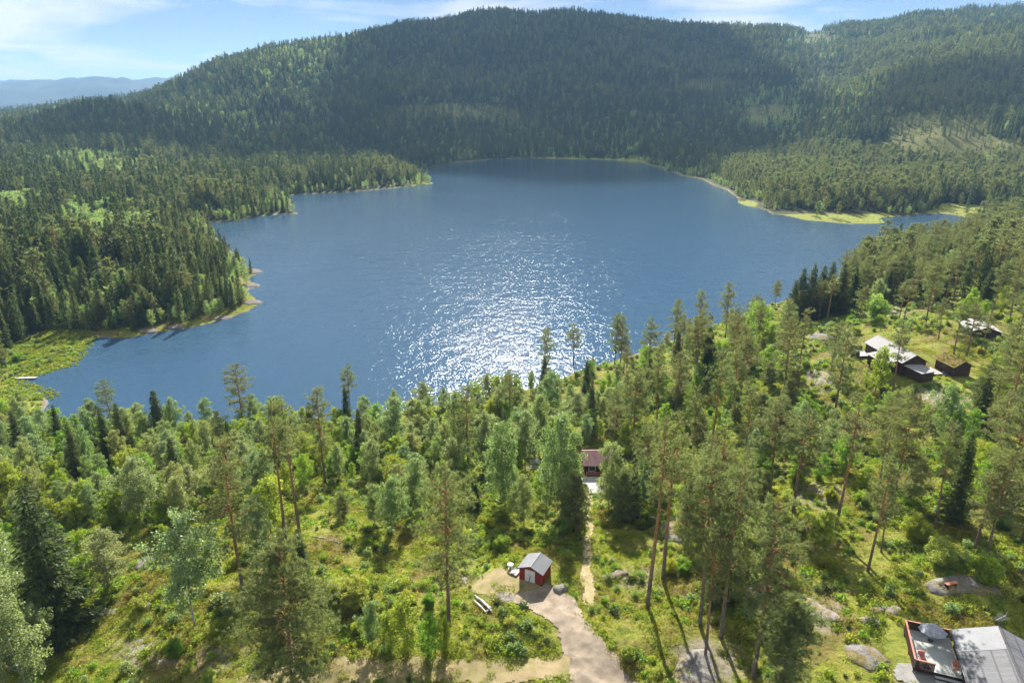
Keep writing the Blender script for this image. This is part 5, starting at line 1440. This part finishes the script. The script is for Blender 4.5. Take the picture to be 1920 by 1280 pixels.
# birch logs beside the drive
lg = [((890,1118),(921,1142),.10,0.0),((893,1122),(922,1148),.12,.0),((888,1128),(902,1141),.13,0),((896,1134),(911,1150),.12,0),((903,1128),(918,1146),.11,.16),((898,1126),(912,1140),.10,.18),((910,1150),(917,1145),.10,0)]
where = ['rearmost','longest','leftmost','front left','upper middle','upper left','shortest front']
for (a, b_, r_, lift), wd in zip(lg, where):
    A_, B_ = ground_px(*a), ground_px(*b_)
    A_[2] += r_+lift+.14; B_[2] += r_+lift+.14; mid = (A_+B_)/2
    o = G().tube([A_-mid, (A_-mid)*.3+np.array([.01, .02, 0]), B_-mid], [r_, r_*.97, r_*.9], 9).obj('log', M['white_wood'], None, mid)
    tag(o, f'{wd} pale birch log of the pile beside the gravel drive', 'log')
A_, B_ = ground_px(583, 1006), ground_px(638, 1019)
A_[2] += .15; B_[2] += .15; mid = (A_+B_)/2
tag(G().tube([A_-mid, np.array([.1, .15, .05]), B_-mid], [.12, .10, .06], 7).obj('fallen_birch', M['bark_birch'], None, mid), 'thin fallen birch trunk lying on the heath', 'log')

# the lower right cabin with its deck
ZC = 20.6
TH = math.radians(-21.0)
ctr = (50.6, 54.4, ZC)
cab = house('cabin', 'cabin with grey shingle roof at the lower right corner', ctr, TH, 7.6, 12.0, 2.75, 4.35, 'red_dark', 'shingle', 'metal_dark', .42, .5,
            windows=[(3, 2.5, 1.0, 1.4, 1.1), (3, -2.5, 1.0, 1.4, 1.1), (2, 0, 1.0, 1.6, 1.1), (2, 2.4, 1.0, 1.0, 1.0)])
for sx in (-1, 1):
    G().tube([(sx*4.30, -6.4, 2.62), (sx*4.30, 6.4, 2.62)], .06, 8).obj('gutter', M['metal_dark'], cab)
sl = (4.35-2.75)/3.8
G().slab([(-4.2, 2.9, 2.75-.40*sl+.128), (-.1, 2.9, 4.35-.1*sl+.128), (-.1, 2.98, 4.35-.1*sl+.128), (-4.2, 2.98, 2.75-.40*sl+.128)], .03).obj('roof_seam', M['sheet_roof'], cab)
G().slab([(-4.2, 3.0, 2.75-.40*sl+.118), (-.1, 3.0, 4.35-.1*sl+.118), (-.1, 6.48, 4.35-.1*sl+.118), (-4.2, 6.48, 2.75-.40*sl+.118)], .016).obj('roof_patch', M['sheet_roof'], cab)
def cab_pt(x, y, z):
    return (ctr[0] + math.cos(TH)*x - math.sin(TH)*y, ctr[1] + math.sin(TH)*x + math.cos(TH)*y, ZC + z)
# antenna on the gable
an = thing('antenna', 'television aerial mast on the gable of the lower right cabin', 'antenna', cab_pt(0, 6.35, 4.3), math.radians(25))
G().tube([(0, 0, -.3), (0, 0, 1.5)], .03, 6).obj('mast', M['metal_dark'], an)
bo = G().tube([(-1.1, 0, 1.45), (.7, 0, 1.45)], .022, 5).obj('boom', M['metal_light'], an)
for k in range(9):
    L_ = .28 + .035*k
    G().tube([(-1.0+k*.18, -L_, 1.47), (-1.0+k*.18, L_, 1.47)], .013, 4).obj('element', M['metal_light'], bo)
for s_ in (-1, 1):
    G().tube([(.62, 0, 1.45), (.85, 0, 1.45+s_*.42)], .016, 4).obj('reflector', M['metal_light'], bo)
# deck: local x to the cabin, y away from the camera; origin at its far left corner
DK = (45.35, 64.25, ZC); DT = math.radians(-20.6)
dk = thing('deck', 'railed wooden deck with pale floor beside the lower right cabin', 'deck', DK, DT)
DX, DY = 4.6, 6.3
for k in range(34):
    y = -DY + .02 + k*(DY-.04)/34
    G().box(.05, DX, y, y+(DY-.04)/34-.008, .84, .88).obj('plank', M['deck_floor'], dk)
G().box(0.05, DX, -DY+.03, -.03, .70, .835).obj('joist_frame', M['red_dark'], dk)
for x in (.1, 2.3, 4.4):
    for y in (-DY+.2, -DY/2, -.2): G().box(x-.06, x+.06, y-.06, y+.06, -.6, .69).obj('post', M['red_dark'], dk)
def rail(x0, y0, x1, y1, ztop=2.0):
    L_ = math.hypot(x1-x0, y1-y0); ux, uy = (x1-x0)/L_, (y1-y0)/L_
    bd = G(); nbd = int(L_/.14)
    for k in range(nbd):
        a = k*.14+.01; xa, ya = x0+ux*a, y0+uy*a; xb, yb = x0+ux*(a+.125), y0+uy*(a+.125); px_, py_ = -uy*.012, ux*.012
        bd.add([(xa-px_, ya-py_, .55), (xb-px_, yb-py_, .55), (xb+px_, yb+py_, .55), (xa+px_, ya+py_, .55), (xa-px_, ya-py_, ztop-.05), (xb-px_, yb-py_, ztop-.05), (xb+px_, yb+py_, ztop-.05), (xa+px_, ya+py_, ztop-.05)],
               [(0,3,2,1),(4,5,6,7),(0,1,5,4),(1,2,6,5),(2,3,7,6),(3,0,4,7)])
    rb = tag(bd.obj('rail_boards', M['red_dark'], dk), kind='stuff')
    px_, py_ = -uy*.09, ux*.09
    G().slab([(x0-px_, y0-py_, ztop), (x1-px_, y1-py_, ztop), (x1+px_, y1+py_, ztop), (x0+px_, y0+py_, ztop)], .045).obj('rail_cap', M['red_faded'], rb)
rail(0, 0, 0, -DY); rail(.09, 0, 6.2, 0); rail(.09, -DY, 1.95, -DY)
for k in range(2):
    G().box(2.05, 4.6, -DY-.36-.34*k, -DY-.04-.34*k, .48-.26*k, .54-.26*k).obj('step', M['deck_floor'], dk)
    G().box(2.05, 4.6, -DY-.06-.34*k, -DY-.04-.34*k, .2-.26*k, .48-.26*k).obj('riser', M['red_dark'], dk)
def deck_pt(x, y, z): return (DK[0] + math.cos(DT)*x - math.sin(DT)*y, DK[1] + math.sin(DT)*x + math.cos(DT)*y, ZC + z)
# garden chairs with red cushions
def chair(loc, rot, label):
    t = thing('garden_chair', label, 'chair', loc, rot, 'red cushioned garden chairs on the deck')
    G().box(-.32, .32, -.30, .30, .40, .52).obj('seat_cushion', M['red_faded'], t)
    G().add([(-.32,.26,.50),(.32,.26,.50),(.32,.38,.50),(-.32,.38,.50),(-.32,.42,1.0),(.32,.42,1.0),(.32,.54,1.0),(-.32,.54,1.0)], [(0,3,2,1),(4,5,6,7),(0,1,5,4),(1,2,6,5),(2,3,7,6),(3,0,4,7)]).obj('back_cushion', M['red_faded'], t)
    for s_ in (-1, 1):
        G().tube([(s_*.36, -.42, .02), (s_*.36, -.36, .35), (s_*.36, -.30, .62), (s_*.36, 0, .68), (s_*.36, .36, .64)], .022, 6).obj('armrest', M['white_paint'], t)
        G().tube([(s_*.36, -.42, .02), (s_*.36, -.15, .06), (s_*.36, .25, .04), (s_*.36, .55, .02)], .022, 6).obj('runner', M['white_paint'], t)
        G().tube([(s_*.36, .30, .04), (s_*.36, .34, .4), (s_*.36, .46, .95)], .022, 6).obj('leg', M['white_paint'], t)
    return t
chair(deck_pt(.95, -5.05, .88), DT + math.radians(12), 'red cushioned garden chair beside the deck railing')
chair(deck_pt(4.05, -5.35, .88), DT + math.radians(-5), 'red cushioned garden chair against the cabin wall')
# half-closed grey parasol
pr = thing('parasol', 'grey canvas parasol drooping over the deck by the far railing', 'parasol', deck_pt(2.45, -1.25, .88), DT)
G().tube([(0, 0, 0), (0, 0, 2.1)], .03, 8).obj('pole', M['metal_light'], pr)
disc(.28, 0, .07, 14).obj('foot', M['metal_dark'], pr)
cv = []; cf = []
k = 16
rp = np.random.default_rng(9)
rings = [(0.03, 2.12), (.55, 1.98), (1.05, 1.72), (1.42, 1.42)]
for r_, z in rings:
    for j in range(k):
        a = 2*math.pi*j/k; w2 = 1 - (.10 if j % 2 else 0)*r_/1.4
        cv.append((math.cos(a)*r_*w2*1.05, math.sin(a)*r_*w2*.85, z - (.10 if j % 2 else 0)*r_ + rp.normal(0, .04)*(r_ > .5)))
for i in range(len(rings)-1):
    for j in range(k): cf.append((i*k+j, i*k+(j+1) % k, (i+1)*k+(j+1) % k, (i+1)*k+j))
me = new_mesh('canopy', cv, cf, [M['grey_cloth']]); co = link('canopy', me, pr)
sm = co.modifiers.new('thick', 'SOLIDIFY'); sm.thickness = 0.02
for j in range(0, k, 2):
    a = 2*math.pi*j/k
    G().tube([(0, 0, 2.05), (math.cos(a)*1.4, math.sin(a)*1.13, 1.36)], .012, 4).obj('rib', M['metal_light'], pr)
# paved walk in front of the deck
drape('paved_walk', WALK_PX, M['concrete'], 0.12, 0.3, 1, 7)
# benches
def bench(loc, rot, label):
    t = thing('bench', label, 'bench', loc, rot, 'red plank benches near the lower right cabin')
    for k in range(3): G().box(-.85, .85, -.24+k*.165, -.24+k*.165+.15, .42, .47).obj('seat_plank', M['red_faded'], t)
    for s_ in (-1, 1):
        G().add([(s_*.6-.06,-.26,-.12),(s_*.6+.06,-.26,-.12),(s_*.6+.06,.26,-.12),(s_*.6-.06,.26,-.12),(s_*.6-.06,-.18,.415),(s_*.6+.06,-.18,.415),(s_*.6+.06,.18,.415),(s_*.6-.06,.18,.415)], [(0,3,2,1),(4,5,6,7),(0,1,5,4),(1,2,6,5),(2,3,7,6),(3,0,4,7)]).obj('leg', M['red_dark'], t)
b = ground_px(1781, 1104); bench((b[0], b[1], b[2]+.50), math.radians(14), 'red plank bench standing on the large domed rock')
b = ground_px(1640, 1292); bench((b[0], b[1], b[2]+.1), math.radians(-18), 'red plank bench at the bottom edge left of the deck')
b = ground_px(1432, 1112); bench((b[0], b[1], b[2]+.25), math.radians(8), 'red plank bench half hidden behind pines of the rocky cluster')

# brown cabin group on the right rise
ZG = 22.0
mc = house('cabin', 'long dark brown cabin with pale roof on the right rise', (89.4, 150.2, ZG), math.radians(5.1), 5.6, 14.0, 3.0, 4.6, 'brown_boards', 'pale_roof', 'brown_boards', .4, .4,
           windows=[(0, .9, 1.1, 1.3, 1.0), (3, 3.5, 1.1, 1.4, 1.0), (1, -3, 1.1, 1.4, 1.0), (1, 2, 1.1, 1.4, 1.0)])
wg = G().add([(-6.1,-5.6,0),(-2.81,-5.6,0),(-2.81,.6,0),(-6.1,.6,0),(-6.1,-5.6,2.35),(-2.81,-5.6,2.85),(-2.81,.6,2.85),(-6.1,.6,2.35)], [(0,3,2,1),(4,5,6,7),(0,1,5,4),(1,2,6,5),(2,3,7,6),(3,0,4,7)]).obj('wing_wall', M['brown_boards'], mc)
G().slab([(-6.45,-5.95,2.42),(-2.6,-5.95,3.02),(-2.6,.95,3.02),(-6.45,.95,2.42)], .10).obj('wing_roof', M['pale_roof'], mc)
G().box(-5.2, -4.2, -5.64, -5.59, 1.0, 1.9).obj('window', M['glass'], mc)
G().box(1.2, 1.75, 1.0, 1.55, 3.5, 5.3).obj('chimney', M['brown_boards'], mc)
td = thing('terrace', 'white railed terrace at the lake end of the brown cabin', 'terrace', (85.2, 156.5, ZG), math.radians(5.1))
G().box(-2.2, 1.2, -2.5, 2.2, .45, .55).obj('floor', M['white_wood'], td)
G().box(-2.26, -2.2, -2.5, 2.2, -.4, 1.45).obj('side_rail', M['brown_boards'], td); G().box(-2.32, -2.14, -2.5, 2.2, 1.452, 1.50).obj('rail_cap', M['white_wood'], td)
G().box(-2.2, 1.2, 2.14, 2.2, -.4, 1.45).obj('end_rail', M['brown_boards'], td)
ss = thing('small_shed', 'small brown shed with flat pale roof before the brown cabin', 'shed', (90.3, 141.2, ZG), math.radians(20))
G().add([(-1.9,-2.0,-.3),(1.9,-2.0,-.3),(1.9,2.0,-.3),(-1.9,2.0,-.3),(-1.9,-2.0,1.95),(1.9,-2.0,1.95),(1.9,2.0,2.25),(-1.9,2.0,2.25)], [(0,3,2,1),(4,5,6,7),(0,1,5,4),(1,2,6,5),(2,3,7,6),(3,0,4,7)]).obj('wall', M['brown_boards'], ss)
G().slab([(-2.25,-2.35,2.06),(2.25,-2.35,2.06),(2.25,2.35,2.41),(-2.25,2.35,2.41)], .10).obj('roof', M['pale_roof'], ss)
G().box(-.45, .45, -2.04, -1.99, 0, 1.85).obj('door', M['brown_boards'], ss)
ax = house('annex', 'brown annex cabin with turf roof beside the long cabin', (99.9, 144.9, ZG), math.radians(6.5), 4.0, 5.8, 2.4, 3.5, 'brown_boards', 'sod', 'brown_boards', .45, .45, windows=[(3, .5, 1.1, 1.2, .9)])
tg = G(); r3 = np.random.default_rng(4)
for _ in range(900):
    x = r3.uniform(-2.35, 2.35); y = r3.uniform(-3.2, 3.2); z = 3.5 + .09 - abs(x)*(1.1/2.0)
    a = r3.uniform(0, 6.28); l_ = r3.uniform(.12, .32)
    tg.add([(x-.05*math.cos(a), y-.05*math.sin(a), z), (x+.05*math.cos(a), y+.05*math.sin(a), z), (x+r3.normal(0, .06), y+r3.normal(0, .06), z+l_)], [(0, 1, 2)])
tag(tg.obj('turf_grass', M['sod'], ax), kind='stuff')
G().tube([(.6, -.5, 2.9), (.6, -.5, 4.4)], .11, 8).obj('chimney', M['metal_dark'], ax)
pt_ = thing('patio', 'pale plank patio between the brown cabin and the turf annex', 'patio', (95.0, 145.0, ZG+.05), math.radians(6))
for k in range(14): G().box(-1.7, 1.7, -2.1+k*.3, -2.1+k*.3+.285, .10, .16).obj('plank', M['white_wood'], pt_)
for x in (-1.4, 1.4): G().box(x-.06, x+.06, -2.1, 2.1, -.15, .095).obj('joist', M['white_wood'], pt_)
def low_chair(loc, rot, label, m):
    t = thing('deck_chair', label, 'chair', loc, rot)
    G().slab([(-.3, -.35, .34), (.3, -.35, .34), (.3, .3, .28), (-.3, .3, .28)], .03).obj('seat', M[m], t)
    G().add([(-.3,.3,.27),(.3,.3,.27),(.3,.33,.27),(-.3,.33,.27),(-.3,.55,.95),(.3,.55,.95),(.3,.58,.95),(-.3,.58,.95)], [(0,3,2,1),(4,5,6,7),(0,1,5,4),(1,2,6,5),(2,3,7,6),(3,0,4,7)]).obj('backrest', M[m], t)
    for s_ in (-1, 1): G().tube([(s_*.32, -.38, 0), (s_*.32, .1, .42), (s_*.32, .5, .9)], .02, 5).obj('frame', M['metal_light'], t); G().tube([(s_*.32, .5, 0), (s_*.32, .1, .42), (s_*.32, -.3, .55)], .02, 5).obj('leg', M['metal_light'], t)
low_chair((97.2, 142.9, float(hgt(97.2, 142.9))), .5, 'blue canvas deck chair at the wall of the turf annex', 'blue_cloth')
low_chair((103.6, 152.5, float(hgt(103.6, 152.5))), -.4, 'blue canvas deck chair on the rocks behind the turf annex', 'blue_cloth')
wc = house('cabin', 'white-roofed cabin half hidden behind pines at the right', (125.0, 174.0, 21.0), math.radians(-14), 7.0, 8.5, 2.5, 3.7, 'brown_boards', 'white_wood', 'brown_boards', .5, .5, windows=[(0, 0, 1.0, 1.8, 1.0), (3, 0, 1.0, 1.5, 1.0)])

# red-roofed cabin in the birches
rc = house('cabin', 'dark red cabin with faded red roof between two weeping birches', (17.2, 123.4, 9.2), math.radians(91), 5.2, 5.6, 2.5, 4.1, 'red_dark', 'red_roof', 'red_dark', .4, .4, windows=[(3, 1.3, 1.0, 1.2, 1.0), (3, -1.3, 1.0, 1.2, 1.0)])
rd = thing('terrace', 'bleached plank terrace in front of the red-roofed cabin', 'terrace', (16.2, 116.6, 9.2))
for k in range(20): G().box(-1.6-(.9 if k > 10 else 0), 2.2, -3.2+k*.3, -3.2+k*.3+.285, .34, .40).obj('plank', M['white_wood'], rd)
for x in (-1.4, 0, 2.0): G().box(x-.06, x+.06, -3.2, 2.8, -.4, .335).obj('joist', M['white_wood'], rd)
for k in range(2): G().box(-1.5, 1.9, 3.2, 3.25, .75+.35*k, .87+.35*k).obj('rail', M['red_faded'], rd)
for x in (-1.45, .2, 1.85): G().box(x-.05, x+.05, 3.13, 3.195, -.3, 1.3).obj('rail_post', M['red_faded'], rd)
fz = float(hgt(5.0, 126.0))
ou = thing('rail_fence', 'pale rail fence behind the tall narrow birch', 'fence', (5.0, 126.0, fz))
for k in range(2): G().box(-2.4, 2.4, -.03, .03, 1.0-.45*k, 1.16-.45*k).obj('rail', M['white_paint'], ou)
for x in (-2.3, -.8, .8, 2.3): G().box(x-.06, x+.06, .032, .15, -.5, 1.25).obj('fence_post', M['white_wood'], ou)
pile = thing('tarpaulin', 'crumpled white tarpaulin over a pile beside the outbuilding', 'tarpaulin', ground_px(1003, 866))
r4 = np.random.default_rng(3); tv = []; tf = []
for i in range(9):
    for j in range(9):
        x, y = (i-4)*.3, (j-4)*.22; d_ = max(abs(i-4), abs(j-4))/4
        tv.append((x + r4.normal(0, .04), y + r4.normal(0, .04), 1.0*(1-d_**2.2) + r4.normal(0, .09)*(d_ < .95) - .05))
for i in range(8):
    for j in range(8): tf.append((i*9+j, (i+1)*9+j, (i+1)*9+j+1, i*9+j+1))
link('sheet', new_mesh('sheet', tv, tf, [M['white_paint']]), pile)
# boat landing at the marsh and the house on the far shore
q = at_z(47, 708, 0.35)
jt = thing('jetty', 'grey plank jetty at the marsh on the left shore', 'jetty', (q[0], q[1], .3), math.radians(4))
for k in range(22): G().box(-3.4+k*.31, -3.4+k*.31+.29, -.7, .7, .08, .13).obj('plank', M['white_wood'], jt)
for y in (-.5, .5): G().box(-3.4, 3.4, y-.06, y+.06, -.05, .075).obj('beam', M['white_wood'], jt)
for x in (-2.5, 0, 2.5):
    for y in (-.5, .5): G().tube([(x, y+.12, -1.2), (x, y+.12, .25)], .07, 6).obj('pile', M['dead_wood'], jt)
q = ground_px(1107, 288)
house('house', 'tiny white house at the far end of the lake', (q[0], q[1], q[2]), .4, 7, 9, 3.5, 6, 'white_paint', 'pale_roof', 'white_paint', .4, .4, cat='house', windows=[(0, 0, 1.2, 1.4, 1.2)])

# ------------------------------------------------------------------ summer haze filling the valley
hz, n, l = mat('summer_haze')
pv = n.new('ShaderNodeVolumePrincipled')
pv.inputs['Color'].default_value = (0.36, 0.64, 1.0, 1)
pv.inputs['Density'].default_value = HAZE
pv.inputs['Anisotropy'].default_value = 0.0
o = n.new('ShaderNodeOutputMaterial'); l.new(pv.outputs[0], o.inputs['Volume'])
g = G().box(-12500, 12500, -300, 11800, -6, 470)
haze = tag(g.obj('haze', hz), kind='stuff')

# ------------------------------------------------------------------ fair-weather clouds drifting high over the hills
cm, n, l = mat('cloud_vapour')
d1 = n.new('ShaderNodeBsdfDiffuse'); d1.inputs['Color'].default_value = (0.85, 0.86, 0.88, 1)
t1 = n.new('ShaderNodeBsdfTranslucent'); t1.inputs['Color'].default_value = (0.85, 0.87, 0.9, 1)
tr = n.new('ShaderNodeBsdfTransparent'); m1 = n.new('ShaderNodeMixShader'); m1.inputs[0].default_value = 0.5; m2 = n.new('ShaderNodeMixShader'); m2.inputs[0].default_value = 0.42
l.new(d1.outputs[0], m1.inputs[1]); l.new(t1.outputs[0], m1.inputs[2]); l.new(m1.outputs[0], m2.inputs[1]); l.new(tr.outputs[0], m2.inputs[2])
o = n.new('ShaderNodeOutputMaterial'); l.new(m2.outputs[0], o.inputs['Surface'])
def cloud(gx_, gy_, gz_, rx, ry, seed, label, alt=3200.0):
    """a flat-bottomed cumulus standing where its shadow falls on (gx, gy, gz)"""
    k_ = (alt-gz_)/SUN_DIR.z
    c = np.array([gx_, gy_, gz_]) + np.array(SUN_DIR)*k_
    nu, nv_ = 56, 20; vs = []; fs = []
    for j in range(nv_+1):
        ph = math.pi*(j/nv_ - .5)
        for i in range(nu):
            th = 2*math.pi*i/nu
            x, y, z = math.cos(ph)*math.cos(th), math.cos(ph)*math.sin(th), math.sin(ph)
            e = 0.72 + 0.62*float(fbm(np.array(x*2.2+seed*3.1+z), np.array(y*2.2+seed*1.7), seed % 5, 4))
            vs.append((x*rx*e, y*ry*e, max(z, -.18)*min(rx, ry)*.35*e))
    for j in range(nv_):
        for i in range(nu):
            fs.append((j*nu+i, j*nu+(i+1) % nu, (j+1)*nu+(i+1) % nu, (j+1)*nu+i))
    return tag(link('cloud', new_mesh('cloud', vs, fs, [cm], None, True), None, c), label, 'cloud', kind='stuff')
q = ground_px(1010, 140); cloud(q[0]-10, q[1]+20, q[2], 560, 760, 1, 'broad white cloud shading the big hill')
q = ground_px(330, 272); cloud(q[0], q[1]+20, q[2], 420, 130, 2, 'long white cloud shading the left forest')
q = ground_px(1800, 195); cloud(q[0]+60, q[1], q[2], 230, 110, 3, 'small white cloud shading the right hillside')
